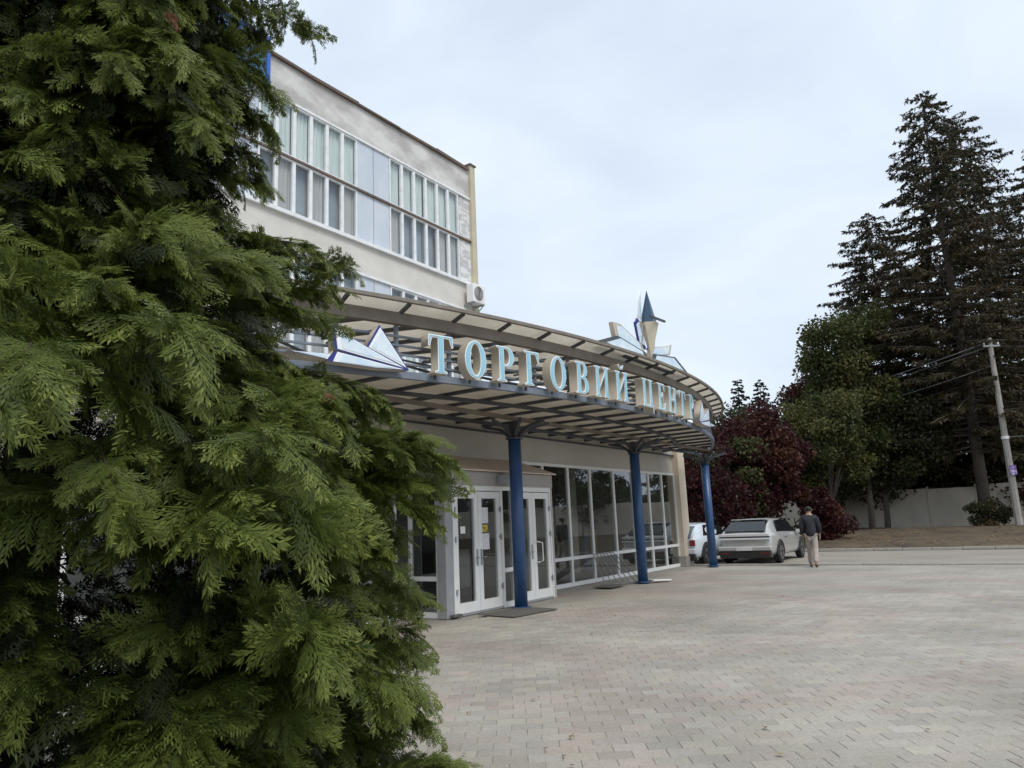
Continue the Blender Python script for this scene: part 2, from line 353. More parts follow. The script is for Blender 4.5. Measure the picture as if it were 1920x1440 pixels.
# fallen leaves and crumbs: nobody could count them
lv = []; li = []
for k in range(4500):
    if k < 90: p = Vector((rng.uniform(-.5, 9), rng.uniform(5, 18), .03)); sz = rng.uniform(.015, .035)
    else: qa, qy = rng.uniform(20.6, 40), rng.uniform(-30, 8); p = W(qa, qy, vh(qa, qy) + .025); sz = rng.uniform(.05, .13)
    if k < 90 and not inside(p.x, p.y): continue
    a_ = rng.uniform(0, 6.28); c_, s_ = math.cos(a_) * sz, math.sin(a_) * sz; h = rng.uniform(0, .012)
    lv.append([(p.x - c_, p.y - s_, p.z), (p.x + s_ * .6, p.y - c_ * .6, p.z + h), (p.x + c_, p.y + s_, p.z + h * .5), (p.x - s_ * .6, p.y + c_ * .6, p.z + h)]); li.append(0 if rng.random() < .7 else 1)
m_dead = mat('dead_leaf', (.20, .11, .05), .8, island=.5); m_dead2 = mat('pale_leaf', (.36, .27, .13), .8, island=.4)
o = quadmesh('fallen_leaves', np.array(lv), [m_dead, m_dead2], None, li); o['kind'] = 'stuff'; o['label'] = 'dry fallen leaves scattered over paving and verge'; o['category'] = 'leaves'

# ------------------------------------------------------------------ main building (local frame: x along, y into building)
YB = 6.0; XE = 7.06; XW = -17.0
mb = thing('office_building', 'three storey cream block with strip windows and worn grey parapet', 'building', (OX, OY, 0), PHI)
MB().box(XW, XE - .25, YB + .25, YB + 14, 0, 13.3).build('wall', m_cream, mb)             # core behind the window strips
def strip(name, z0, z1, mt, x0=XW, x1=XE - .25, y0=YB, y1=YB + .25):
    return MB().box(x0, x1, y0, y1, z0, z1).build(name, mt, mb)
strip('parapet', 12.42, 13.42, m_parapet); strip('spandrel', 8.47, 9.30, m_cream, y0=YB - .02); strip('spandrel', 3.6, 5.5, m_cream, y0=YB - .02)
pl = MB().box(XE - .25, XE, YB - .1, YB + 14, 0, 13.62).build('corner_pilaster', m_ochre, mb)
MB().box(XE - .29, XE + .04, YB - .14, YB + .3, 13.62, 13.67).build('cap', m_rust, pl)
ro = MB().box(XW, XE - .29, YB - .06, YB + 14, 13.42, 13.47).build('roof', m_rust, mb)
for k in range(14):                                                                       # uneven lifted edge of the roofing felt
    x0 = XE - .3 - k * 1.7; 
    MB().bar((x0, YB - .075, 13.45 + rng.uniform(-.02, .02)), (x0 - 1.68, YB - .075, 13.45 + rng.uniform(-.025, .03)), .03, rng.uniform(.05, .1)).build('flashing', m_rust, ro)
strip('ledge', 10.84, 10.90, m_rust, y0=YB - .06); strip('sill', 9.302, 9.40, m_wframe, y0=YB - .12); strip('lintel', 12.36, 12.42, m_wframe, y0=YB - .05)
strip('ledge', 6.95, 7.0, m_rust, y0=YB - .06); strip('lintel', 8.40, 8.47, m_wframe, y0=YB - .06); strip('sill', 5.5, 5.6, m_wframe, y0=YB - .12)
hm = .545; per = 6 * hm + 1.29
def window(x0, x1, z0, z1, kind):
    wdw = MB(); fr = .05
    wdw.box(x0, x0 + fr, YB - .02, YB + .06, z0, z1).box(x1 - fr, x1, YB - .02, YB + .06, z0, z1).box(x0 + fr, x1 - fr, YB - .02, YB + .06, z0, z0 + fr).box(x0 + fr, x1 - fr, YB - .02, YB + .06, z1 - fr, z1)
    wo = wdw.build('window', m_wframe, mb)
    MB().sheet(x0 + fr, x1 - fr, YB + .02, YB + .026, z0 + fr, z1 - fr).build('pane', m_glass2, wo)
    if kind == 'c' or kind == 'p':
        c = MB(); n = 14; top = rng.uniform(0, .02); xs = np.linspace(x0 + .02, x1 - .02, n); ys = YB + .12 + .025 * np.sin(np.arange(n) * 1.9 + rng.uniform(0, 6))
        v = [(xs[i], ys[i], z) for i in range(n) for z in (z0 + .02, z1 - top)]
        c.add(v, [(2 * i, 2 * i + 2, 2 * i + 3, 2 * i + 1) for i in range(n - 1)]).build('curtain', m_curtain if kind == 'c' else m_curtain2, wo)
    else: MB().box(x0 + .02, x1 - .02, YB + .2, YB + .24, z0, z1).build('dim_backing', m_darkroom, wo)  # board close behind the pane, the room's dimness put into its colour
for (zl0, zl1, zu0, zu1, flo) in ((9.40, 10.84, 10.90, 12.36, 3), (5.6, 6.95, 7.0, 8.40, 2)):
    MB().box(6.2 + .06, XE - .25, YB + .005, YB + .25, zl0, zl1).build('painted_wall', m_flaky, mb); MB().box(6.2 + .06, XE - .25, YB + .005, YB + .25, zu0, zu1).build('painted_wall', m_flaky, mb)
    x1 = 6.2; grp = 0
    while x1 > XW + 5:
        for k in range(6):
            xb = x1 - k * hm; xa = xb - hm
            window(xa, xb, zu0, zu1, 'c' if (flo == 3 or (k > 1 and grp)) else 'd')
            low = 'd' if (k + grp) % 2 == (0 if grp else 1) else ('p' if rng.random() < .75 else 'c')
            if flo == 3 and grp == 0: low = ['p', 'p', 'd', 'd', 'd', 'p'][k]
            window(xa, xb, zl0, zl1, low)
        xp = x1 - 6 * hm
        for z0, z1 in ((zl0, zl1), (zu0, zu1)):
            for q in range(2):
                MB().box(xp - .645 * (q + 1) + .012, xp - .645 * q - .012, YB, YB + .25, z0, z1).build('panel', m_panelblue, mb)
        x1 -= per; grp += 1
# blue framed sign on the parapet
sg = thing('rooftop_sign', 'blue framed sign board high on the parapet behind the dark conifer', 'sign', W(-1.45, YB - .1, 12.35), PHI)
MB().box(-4, 0, -.05, .08, 0, 1.35).build('board', mat('sign_board', (.05, .13, .28), .5, col2=(.08, .18, .34), scale=3), sg)
m_brightblue = mat('blue_sign_frame', (.03, .12, .48), .4)
for q in ((-4, 0, 1.27, 1.37), (-4, 0, -.02, .08)): MB().box(q[0], q[1], -.09, -.052, q[2], q[3]).build('frame_bar', m_brightblue, sg)
for q in (-4, -.1): MB().box(q, q + .1, -.09, -.052, .082, 1.268).build('frame_bar', m_brightblue, sg)
# air conditioner
ac = thing('air_conditioner', 'white air conditioner unit bracketed to wall below the top windows', 'air conditioner', W(6.30, YB - .14, 8.62), PHI)
acb = MB().box(-.02, .62, -.32, -.04, 0, .62).build('case', m_white, ac, bevel=.015)
MB().tube([(.26, -.335, .31), (.26, -.32, .31)], .23, 20).build('fan', m_steel, ac)
for k in range(5): MB().tube([(.26 + (.05 + .045 * k) * math.cos(t_), -.345, .31 + (.05 + .045 * k) * math.sin(t_)) for t_ in np.linspace(0, 2 * PI, 21)], .006, 4).build('grille_ring', m_white, ac)
for x in (.05, .52): MB().bar((x, .14, -.03), (x, -.34, -.03), .04).bar((x, .12, -.03), (x, .12, -.4), .03).bar((x, -.3, -.05), (x, .11, -.38), .025).build('bracket', m_greyal, ac)
MB().tube([(.6, -.1, .2), (.68, .02, .15), (.68, .1, -.4), (.66, .12, -2)], .02, 6).build('pipe', m_white, ac)

# ------------------------------------------------------------------ shop front (one storey)
sh = thing('shop_building', 'single storey grey beige shop with tall white framed glazing', 'building', (OX, OY, 0), PHI)
YG = 1.4; XS0, XS1 = -10.5, 12.0
MB().box(2.07, 11.45, YG, YG + .25, 3.0, 4.55).box(XS0, 2.07, YG, YG + .25, 2.98, 4.55).build('fascia_wall', m_shopwall, sh)
MB().box(XS0, -1.9, YG, YG + .25, 2.36, 2.978).build('lintel_wall', m_shopwall, sh)
MB().box(XS0, 2.4, YG + 3.2, YG + 3.3, 0, 3.2).box(2.4, XS1 - .3, YG + 4.2, YG + 4.3, 0, 3.2).build('back_wall', m_interior, sh)
MB().box(XS0, XS1 - .3, YG + .1, YG + 4.2, 3.2, 3.3).build('ceiling', m_interior, sh)
MB().box(XS0, XS1 - .3, YG + .06, YG + 4.2, -.02, .03).build('floor', m_intfloor, sh)
MB().box(XS0, XS1, YG + .25, YB - .02, 4.4, 4.56).build('roof', m_plinth, sh)
MB().box(11.75, 12.0, YG + .26, 12, 0, 4.4).build('end_wall', m_shopwall, sh)
pil = MB().box(11.45, 12.02, YG - .2, YG + .255, .32, 3.74).build('pilaster', m_pillar, sh); MB().box(11.41, 12.06, YG - .24, YG + .25, 0, .32).build('plinth', m_plinth, pil)
MB().box(11.45, 12.02, YG - .002, YG + .255, 3.742, 4.55).build('pilaster_head', m_shopwall, sh)
MB().box(XS0 - .2, XS0, YG, YB, 0, 4.5).build('end_wall', m_shopwall, sh)
edges = [2.07, 3.22, 4.43, 5.61, 6.98, 8.2, 9.38, 10.4, 11.45]
fwid = .075
def glazing(xa, xb, zt, parent, first=False):
    f = MB()
    f.box(xa, xb, YG - .03, YG + .05, .0, .1).box(xa, xb, YG - .035, YG + .045, .64, .72).box(xa, xb, YG - .03, YG + .05, zt - .07, zt)
    f.box(xa, xa + fwid / 2, YG - .032, YG + .048, .1, .64).box(xa, xa + fwid / 2, YG - .032, YG + .048, .72, zt - .07)
    f.box(xb - fwid / 2, xb, YG - .032, YG + .048, .1, .64).box(xb - fwid / 2, xb, YG - .032, YG + .048, .72, zt - .07)
    wo = f.build('window', m_white, parent)
    MB().sheet(xa + .03, xb - .03, YG, YG + .008, .1, .64).build('pane', m_glass, wo); MB().sheet(xa + .03, xb - .03, YG, YG + .008, .72, zt - .07).build('pane', m_glass, wo)
for k in range(len(edges) - 1): glazing(edges[k] + .002, edges[k + 1] - .002, 3.0, sh)
x = -1.92
while x - 1.15 > XS0: glazing(x - 1.15 + .002, x - .002, 2.36, sh); x -= 1.15
# shop interior pillars seen through the glass
for x in (4.0, 8.0): MB().box(x, x + .4, YG + 2, YG + 2.4, .03, 3.2).build('inner_pillar', m_shopwall, sh)
for k in range(5):
    x = 3.2 + k * 1.7; MB().box(x, x + 1.1, YG + 3.4, YG + 3.8, .03, .9 + .3 * (k % 2)).build('counter', mat('counter_board', (.22, .2, .17), .6), sh)
gm = [mat('goods_%d' % k, c_, .6) for k, c_ in enumerate(((.5, .48, .45), (.35, .12, .08), (.10, .16, .28), (.45, .36, .12), (.12, .24, .14)))]
for k in range(14):
    x = 3.25 + k * .55; h_ = .9 + .3 * ((k // 3) % 2); MB().box(x, x + rng.uniform(.2, .4), YG + 2.6, YG + 2.9, .03, rng.uniform(.4, 1.5)).build('display_box', gm[k % 5], sh)
# porch with the doors
po = thing('entrance_porch', 'entrance porch with peach sloped roof and two white glazed double doors', 'porch', (OX, OY, 0), PHI)
YD = .45; P0, P1 = -1.66, 2.06
MB().box(P0, P0 + .22, YD, YD + .2, 0, 2.33).build('post', m_greyal, po); MB().box(P1 - .05, P1, YD, YG - .04, 0, 2.33).build('side_wall', m_shopwall, po)
MB().box(P0, P1, YD - .02, YD + .2, 2.33, 2.60).box(P0, P0 + .15, YD + .2, YG - .04, 2.33, 2.60).build('head_band', mat('grey_band', (.38, .36, .335), .7, col2=(.34, .32, .30), scale=2), po)
rf = MB(); x0, x1 = P0 - .06, P1 + .06
rf.add([(x0, YD - .1, 2.6), (x1, YD - .1, 2.6), (x1, YG - .003, 2.97), (x0, YG - .003, 2.97), (x0, YD - .1, 2.63), (x1, YD - .1, 2.63), (x1, YG - .003, 3.0), (x0, YG - .003, 3.0)], [(0, 1, 2, 3), (4, 5, 6, 7), (0, 1, 5, 4), (1, 2, 6, 5), (2, 3, 7, 6), (3, 0, 4, 7)])
rf.build('roof', m_peach, po)
MB().prism([(YD - .02, 2.602), (YG - .004, 2.602), (YG - .004, 2.95)], 'x', P0, P0 + .04).build('roof_cheek', m_shopwall, po)
MB().prism([(YD - .02, 2.602), (YG - .004, 2.602), (YG - .004, 2.95)], 'x', P1 - .04, P1).build('roof_cheek', m_shopwall, po)
# side glazing of the porch
sgz = MB().box(P0 + .03, P0 + .1, YD + .2, YG - .04, 0, .1).box(P0 + .03, P0 + .1, YD + .2, YG - .04, .64, .72).box(P0 + .03, P0 + .1, YD + .2, YG - .04, 2.26, 2.33)
for ya, yb in ((YD + .2, YD + .25), (YG - .11, YG - .04)):
    for za, zb in ((.1, .64), (.72, 2.26)): sgz.box(P0 + .032, P0 + .098, ya, yb, za, zb)
sw = sgz.build('side_window', m_white, po)
MB().sheet(P0 + .06, P0 + .066, YD + .25, YG - .11, .1, .64).build('pane', m_glass, sw); MB().sheet(P0 + .06, P0 + .066, YD + .25, YG - .11, .72, 2.26).build('pane', m_glass, sw)
def door(xa, xb, hinge_left, handle):
    st = .115
    d = MB().box(xa, xa + st, YD + .02, YD + .09, .04, 2.22).box(xb - st, xb, YD + .02, YD + .09, .04, 2.22).box(xa + st, xb - st, YD + .02, YD + .09, .04, .22).box(xa + st, xb - st, YD + .02, YD + .09, 2.09, 2.22).build('door', m_white, po)
    MB().sheet(xa + st, xb - st, YD + .05, YD + .058, .22, 2.09).build('pane', m_glass, d)
    hx = xa + .015 if hinge_left else xb - .015
    for z in (.42, 1.35, 1.88): MB().tube([(hx, YD - .005, z - .055), (hx, YD - .005, z + .055)], .018, 8).box(hx - .03, hx + .03, YD + .005, YD + .019, z - .03, z + .03).build('hinge', m_chrome, d)
    lx = xb - .06 if hinge_left else xa + .06
    if handle == 'bow': MB().tube([(lx, YD + .02, .78), (lx, YD - .05, .78), (lx + (.16 if not hinge_left else -.16), YD - .06, .8), (lx + (.16 if not hinge_left else -.16), YD - .06, 1.17), (lx, YD - .05, 1.2), (lx, YD + .02, 1.2)], .014, 8).build('handle', m_white, d)
    else: MB().box(lx - .025, lx + .025, YD + .008, YD + .02, .85, 1.15).bar((lx, YD - .03, 1.0), (lx - .1 if hinge_left else lx + .1, YD - .035, 1.0), .02).bar((lx, YD + .01, 1.0), (lx, YD - .04, 1.0), .018).build('handle', m_chrome, d)
    return d
def doorframe(xa, xb):
    MB().box(xa, xa + .05, YD + .005, YD + .12, 0, 2.33).box(xb - .05, xb, YD + .005, YD + .12, 0, 2.33).box(xa + .05, xb - .05, YD + .005, YD + .12, 2.235, 2.33).build('door_frame', m_white, po)
    MB().box(xa + .05, xb - .05, YD + .0, YD + .12, 0, .035).build('threshold', m_greyal, po)
doorframe(-1.43, .14); d1 = door(-1.375, -.65, True, 'plate'); d2 = door(-.64, .085, False, 'plate')
doorframe(.52, 2.0); d3 = door(.575, 1.255, True, 'plate'); d4 = door(1.265, 1.945, False, 'bow')
fx = MB().box(.142, .17, YD + .012, YD + .098, 0, 2.33).box(.49, .518, YD + .012, YD + .098, 0, 2.33).box(.16, .50, YD + .01, YD + .1, 0, .1).box(.16, .50, YD + .01, YD + .1, .66, .74).box(.16, .50, YD + .01, YD + .1, 2.25, 2.33).build('fixed_window', m_white, po)
MB().sheet(.142, .518, YD + .05, YD + .058, .1, .66).build('pane', m_glass, fx); MB().sheet(.142, .518, YD + .05, YD + .058, .74, 2.25).build('pane', m_glass, fx)
MB().box(P1 - .11 + .05, P1 - .052, YD + .02, YD + .15, 0, 2.33).build('post', m_greyal, po)
for nm, xa, z0, ww, hh, mt_ in (('notice', -.50, 1.62, .21, .30, m_paper), ('notice', -.49, 1.13, .22, .30, m_paper), ('sticker', -.49, 1.46, .18, .13, m_yellow), ('sticker', -1.16, 1.45, .14, .13, m_white)):
    MB().box(xa, xa + ww, YD + .044, YD + .0475, z0, z0 + hh).build(nm, mt_, d2 if xa > -.9 else d1)
MB().box(-.05, .3, YD - .14, YD - .022, 2.36, 2.55).build('lamp_box', m_greyal, po, bevel=.015)
tag(MB().box(-.62, .62, -.42, .42, 0, .014).build('door_mat', m_mat, bevel=.004), 'dark rubber mat lying before the left double door', 'door mat')
bpy.data.objects['door_mat'].location = W(-.62, -.35, .026); bpy.data.objects['door_mat'].rotation_euler = (0, 0, PHI - .12)
o = tag(MB().box(-.4, .4, -.26, .26, 0, .012).build('floor_mat', m_mat, bevel=.004), 'small dark mat on paving beside the leaning metal rack', 'mat'); o.location = W(4.35, .35, .026); o.rotation_euler = (0, 0, PHI)
tag(MB().box(P0 - .3, P0 - .05, -.05, .05, 0, .04).build('rubber_block', m_mat, bevel=.008), 'small dark rubber wedge at foot of grey porch post', 'door stop'); o = bpy.data.objects['rubber_block']; o.location = W(.35, .38, .026); o.rotation_euler = (0, 0, PHI)

# ------------------------------------------------------------------ canopy
cn = thing('entrance_canopy', 'curved steel canopy on blue columns over shop entrance', 'canopy', (OX, OY, 0), PHI)
AC, RC = 1.8, 23.0; YC = -2.05 + RC               # arc centre in local frame
def arc(s, dr=0.0, z=0.0):                          # s: length along the arc
    t_ = s / RC; return Vector((AC + (RC + dr) * math.sin(t_), YC - (RC + dr) * math.cos(t_), z))
SA, SB = -9.3, 10.1
def arcstrip(bar_w, bar_h, dr, z, name, mt, n=40, parent=cn, s0=SA, s1=SB):
    b = MB(); ss = np.linspace(s0, s1, n); v = []
    for s_ in ss:
        for q, zz in ((-bar_w / 2, -bar_h / 2), (bar_w / 2, -bar_h / 2), (bar_w / 2, bar_h / 2), (-bar_w / 2, bar_h / 2)): v.append(arc(s_, dr + q, z + zz))
    f = [(i * 4 + k, i * 4 + (k + 1) % 4, i * 4 + 4 + (k + 1) % 4, i * 4 + 4 + k) for i in range(n - 1) for k in range(4)] + [(3, 2, 1, 0), tuple((n - 1) * 4 + k for k in range(4))]
    return b.add(v, f).build(name, mt, parent)
ZS = 3.70
arcstrip(.08, .10, 0, ZS, 'lower_ring', m_rail)
for z in (3.87, 4.0, 4.13, 4.26): arcstrip(.035, .03, -.03, z, 'rail', m_rail)
arcstrip(.10, .17, .02, 4.50, 'upper_beam', m_beam)
arcstrip(.06, .05, .36, 4.67, 'edge_trim', m_beam)
def yarc(a_):                                       # local y of the arc at local x=a
    q = a_ - AC; return YC - math.sqrt(max(RC * RC - q * q, 1))
# posts, ribs, panels
ss = np.arange(SA + .1, SB, .92)
for k, s_ in enumerate(ss):
    p = arc(s_); MB().bar(arc(s_, -.06, ZS + .05), arc(s_, -.06, 4.42), .05, .05).build('post', m_rail, cn)
    if p.y < YG - .3:
        MB().bar((p.x, p.y + .045, ZS + .012), (p.x, YG - .004, ZS - .003), .07, .05).build('rib', m_steel, cn)
        tp = arc(s_, -.03, 4.52); MB().bar((tp.x, tp.y, 4.585), (tp.x, YG - .004, 4.845), .06, .06).build('rafter', m_steel, cn)
        e2 = arc(s_, .33, 4.66); MB().bar((tp.x + .001, tp.y - .06, 4.58), (e2.x, e2.y, 4.645), .04, .05).build('bracket', m_steel, cn)
        if k % 2 == 0: MB().bar((p.x, p.y + .08, ZS + .06), (p.x, YG - .1, 4.74), .04).build('diagonal', m_steel, cn)
bounds = list(ss)
for i in range(len(ss) - 1):
    s0, s1 = ss[i] + .012, ss[i + 1] - .012
    a0, a1 = arc(s0), arc(s1)
    if max(a0.y, a1.y) < YG - .35:
        ym0, ym1 = (a0.y + YG) / 2, (a1.y + YG) / 2
        for (ya0, ya1, yb0, yb1) in ((a0.y + .05, a1.y + .05, ym0 - .02, ym1 - .02), (ym0 + .02, ym1 + .02, YG - .01, YG - .01)):   # soffit sheets above the ribs
            v = [(a0.x, ya0, ZS + .045), (a1.x, ya1, ZS + .045), (a1.x, yb1, ZS + .03), (a0.x, yb0, ZS + .03)]
            MB().add(v + [(p[0], p[1], p[2] + .012) for p in v], [(0, 1, 2, 3), (7, 6, 5, 4), (0, 4, 5, 1), (1, 5, 6, 2), (2, 6, 7, 3), (3, 7, 4, 0)]).build('soffit_panel', m_poly, cn)
        t0, t1 = arc(s0, .34, 4.70), arc(s1, .34, 4.70); k0, k1 = arc(s0, -.1, 4.645), arc(s1, -.1, 4.645)
        v = [t0, t1, (k1.x, k1.y, 4.64), (k0.x, k0.y, 4.64)]
        MB().add(v + [(p[0], p[1], p[2] + .015) for p in v], [(0, 1, 2, 3), (7, 6, 5, 4), (0, 4, 5, 1), (1, 5, 6, 2), (2, 6, 7, 3), (3, 7, 4, 0)]).build('eaves_panel', m_poly, cn)
        v = [(k0.x, k0.y + .01, 4.64), (k1.x, k1.y + .01, 4.64), (k1.x, YG - .02, 4.90), (k0.x, YG - .02, 4.90)]
        MB().add(v + [(p[0], p[1], p[2] + .015) for p in v], [(0, 1, 2, 3), (7, 6, 5, 4), (0, 4, 5, 1), (1, 5, 6, 2), (2, 6, 7, 3), (3, 7, 4, 0)]).build('roof_panel', m_poly, cn)
# purlins under the ribs, following the facade
for yy in (.0, .75):
    lo = AC - math.sqrt(max(0, RC ** 2 - (YC - yy) ** 2)) + .3; hi = AC + math.sqrt(max(0, RC ** 2 - (YC - yy) ** 2)) - .3
    MB().box(lo, hi, yy - .05, yy + .05, ZS - .10, ZS - .035).build('purlin', m_beam if yy == 0 else m_steel, cn)
arcstrip(.06, .06, -.95, ZS - .06, 'purlin', m_steel, s0=-7.6, s1=7.6)
MB().box(AC - 9.7, AC + 9.7, YG - .09, YG - .003, ZS - .13, ZS - .10).build('wall_plate', m_steel, cn)
for x in (-5.5, 0.0, 5.5, 11.2):
    yy = 0.0 if x < 11 else .2
    co = MB().tube([(x, yy, 0), (x, yy, 3.22)], .125, 24).build('column', m_blue, cn, smooth=False)
    for p_ in co.data.polygons: p_.use_smooth = len(p_.vertices) == 4
    MB().tube([(x, yy, .02), (x, yy, .05)], .19, 24).build('base_plate', m_blue, co)
    MB().tube([(x, yy, 3.22), (x, yy, 3.245)], .17, 24).build('cap_plate', m_steel, co)
    MB().box(x - .07, x + .07, yy - .07, yy + .07, 3.245, 3.53).build('stub', m_steel, co)
    for dx_, dy_ in ((.7, 0), (-.7, 0), (0, .7), (0, -.7), (.5, -.5), (-.5, -.5)):
        b = MB(); p0 = Vector((x + dx_ * .12, yy + dy_ * .12, 3.26)); p1 = Vector((x + dx_, yy + dy_, ZS - .17))
        mid = p0.lerp(p1, .5) + Vector((-dx_ * .1, -dy_ * .1, .04)); b.bar(p0, mid, .05, .06).bar(mid, p1, .05, .06).build('brace', m_steel, co)

# ------------------------------------------------------------------ sign letters (outlines drawn by hand, unit height)
def arcp(cx, cy, rx, ry, a0, a1, n=12): return [(cx + rx * math.cos(math.radians(a)), cy + ry * math.sin(math.radians(a))) for a in np.linspace(a0, a1, n)]
s_, t_ = .18, .05      # stem and thin stroke
GL = {}
GL['Т'] = (.86, [[(.22, 0), (.64, 0), (.64, .05), (.53, .08), (.53, .93), (.72, .92), (.80, .70), (.86, .70), (.84, 1), (.02, 1), (0, .70), (.06, .70), (.14, .92), (.33, .93), (.33, .08), (.22, .05)]])
GL['О'] = (.80, [arcp(.40, .5, .40, .52, 0, 352, 40), arcp(.40, .5, .19, .43, 0, 350, 36)])
GL['Г'] = (.68, [[(0, 0), (.40, 0), (.40, .05), (.30, .08), (.30, .92), (.52, .92), (.62, .68), (.68, .68), (.66, 1), (0, 1), (0, .95), (.10, .92), (.10, .08), (0, .05)]])
GL['Р'] = (.72, [[(0, 0), (.40, 0), (.40, .05), (.30, .08), (.30, .42)] + arcp(.40, .71, .32, .29, -90, 90, 16) + [(0, 1), (0, .95), (.10, .92), (.10, .08), (0, .05)], [(.30, .49), (.36, .49)] + arcp(.38, .71, .14, .22, -80, 80, 10) + [(.36, .93), (.30, .93)]])
GL['В'] = (.74, [[(0, 0)] + arcp(.42, .27, .32, .27, -90, 62, 14) + arcp(.40, .755, .28, .245, -55, 90, 12) + [(0, 1), (0, .95), (.10, .92), (.10, .08), (0, .05)], [(.30, .07), (.38, .07)] + arcp(.40, .27, .13, .2, -80, 80, 10) + [(.38, .47), (.30, .47)], [(.30, .55), (.36, .55)] + arcp(.38, .745, .11, .18, -80, 80, 10) + [(.36, .93), (.30, .93)]])
_I = [(0, 0), (.34, 0), (.34, .05), (.27, .08), (.27, .24), (.62, .72), (.62, .08), (.55, .05), (.55, 0), (.89, 0), (.89, .05), (.82, .08), (.82, .92), (.89, .95), (.89, 1), (.55, 1), (.55, .95), (.62, .92), (.62, .82), (.27, .34), (.27, .92), (.34, .95), (.34, 1), (0, 1), (0, .95), (.07, .92), (.07, .08), (0, .05)]
GL['И'] = (.89, [_I]); GL['Й'] = (.89, [_I, arcp(.445, 1.24, .19, .17, 180, 360, 10) + arcp(.445, 1.24, .12, .08, 360, 180, 10)])
GL['Ц'] = (.92, [[(0, 0), (.84, 0), (.86, -.2), (.92, -.2), (.92, .08), (.82, .08), (.82, .92), (.89, .95), (.89, 1), (.55, 1), (.55, .95), (.62, .92), (.62, .08), (.27, .08), (.27, .92), (.34, .95), (.34, 1), (0, 1), (0, .95), (.07, .92), (.07, .08), (0, .05)]])
GL['Е'] = (.74, [[(0, 0), (.72, 0), (.74, .30), (.68, .30), (.58, .08), (.30, .08), (.30, .48), (.44, .48), (.48, .36), (.53, .36), (.53, .68), (.48, .68), (.44, .56), (.30, .56), (.30, .92), (.55, .92), (.65, .72), (.70, .72), (.68, 1), (0, 1), (0, .95), (.10, .92), (.10, .08), (0, .05)]])
GL['Н'] = (.89, [[(0, 0), (.34, 0), (.34, .05), (.27, .08), (.27, .46), (.62, .46), (.62, .08), (.55, .05), (.55, 0), (.89, 0), (.89, .05), (.82, .08), (.82, .92), (.89, .95), (.89, 1), (.55, 1), (.55, .95), (.62, .92), (.62, .55), (.27, .55), (.27, .92), (.34, .95), (.34, 1), (0, 1), (0, .95), (.07, .92), (.07, .08), (0, .05)]])
def outline_mesh(loops, extr, offset=0.0):
    cu_ = bpy.data.curves.new('outline', 'CURVE'); cu_.dimensions = '2D'; cu_.fill_mode = 'BOTH'; cu_.extrude = extr; cu_.offset = offset
    for lp in loops:
        sp = cu_.splines.new('POLY'); sp.points.add(len(lp) - 1); sp.use_cyclic_u = True
        for q, (x_, y_) in zip(sp.points, lp): q.co = (x_, y_, 0, 1)
    ob = bpy.data.objects.new('outline', cu_); C.objects.link(ob)
    dg = bpy.context.evaluated_depsgraph_get(); dg.update(); me_ = bpy.data.meshes.new_from_object(ob.evaluated_get(dg)); bpy.data.objects.remove(ob); bpy.data.curves.remove(cu_); return me_
def shrink(loops, d):                               # inset a glyph, outer loop first then holes
    res = []
    for k, lp in enumerate(loops):
        P = [Vector((p[0], p[1])) for p in lp]; n = len(P); ar = sum(P[i].x * P[(i + 1) % n].y - P[(i + 1) % n].x * P[i].y for i in range(n))
        sgn = 1 if ar > 0 else -1
        hole = k > 0 and max(p.y for p in P) < 1.02
        if hole: sgn = -sgn
        q = []
        for i in range(n):
            e1 = (P[i] - P[i - 1]); e2 = (P[(i + 1) % n] - P[i])
            if e1.length < 1e-6 or e2.length < 1e-6: q.append(tuple(P[i])); continue
            e1.normalize(); e2.normalize(); n1 = Vector((-e1.y, e1.x)) * sgn; n2 = Vector((-e2.y, e2.x)) * sgn; b_ = (n1 + n2)
            b_ = b_.normalized() if b_.length > .2 else n1; k_ = min(1.6, 1 / max(.4, b_.dot(n1))); q.append(tuple(P[i] + b_ * d * k_))
        res.append(q)
    return res
sign = thing('shop_sign', 'pale blue three dimensional cyrillic sign letters standing along the curved canopy', 'sign', (OX, OY, 0), PHI)
LH = .555
words = [('Т', -5.90), ('О', -5.27), ('Р', -4.67), ('Г', -4.09), ('О', -3.45), ('В', -2.80), ('И', -2.19), ('Й', -1.51), ('Ц', -.46), ('Е', .20), ('Н', .80), ('Т', 1.44), ('Р', 2.12)]
lm = {}
for ch, s0 in words:
    if ch not in lm:
        wd, lps = GL[ch]; sc = lambda L_, k=1.0: [[((x - wd / 2) * LH * .92, y * LH) for x, y in l] for l in L_]
        a_ = outline_mesh(sc(lps), .085); b_ = outline_mesh(sc(lps), .004); c_ = outline_mesh(sc(shrink(lps, .028)), .004)
        for me_, mt_ in ((a_, m_letterside), (b_, m_letterwhite), (c_, m_letterblue)): me_.materials.clear(); me_.materials.append(mt_)
        lm[ch] = (a_, b_, c_)
    lo = link('letter', lm[ch][0], sign); p = arc(s0, .17, 3.725); lo.location = p; lo.rotation_euler = (PI / 2, 0, s0 / RC)
    f1 = link('edge', lm[ch][1], lo); f1.location = (0, 0, .0905); f2 = link('face', lm[ch][2], lo); f2.location = (0, 0, .099)
    for dx_ in (-.12, .12): MB().bar((dx_, .2, -.2), (dx_, .2, -.08), .025).build('fixing', m_steel, lo)
    MB().bar((0, .02, -.06), (0, -.06, -.06), .03).build('foot', m_steel, lo)
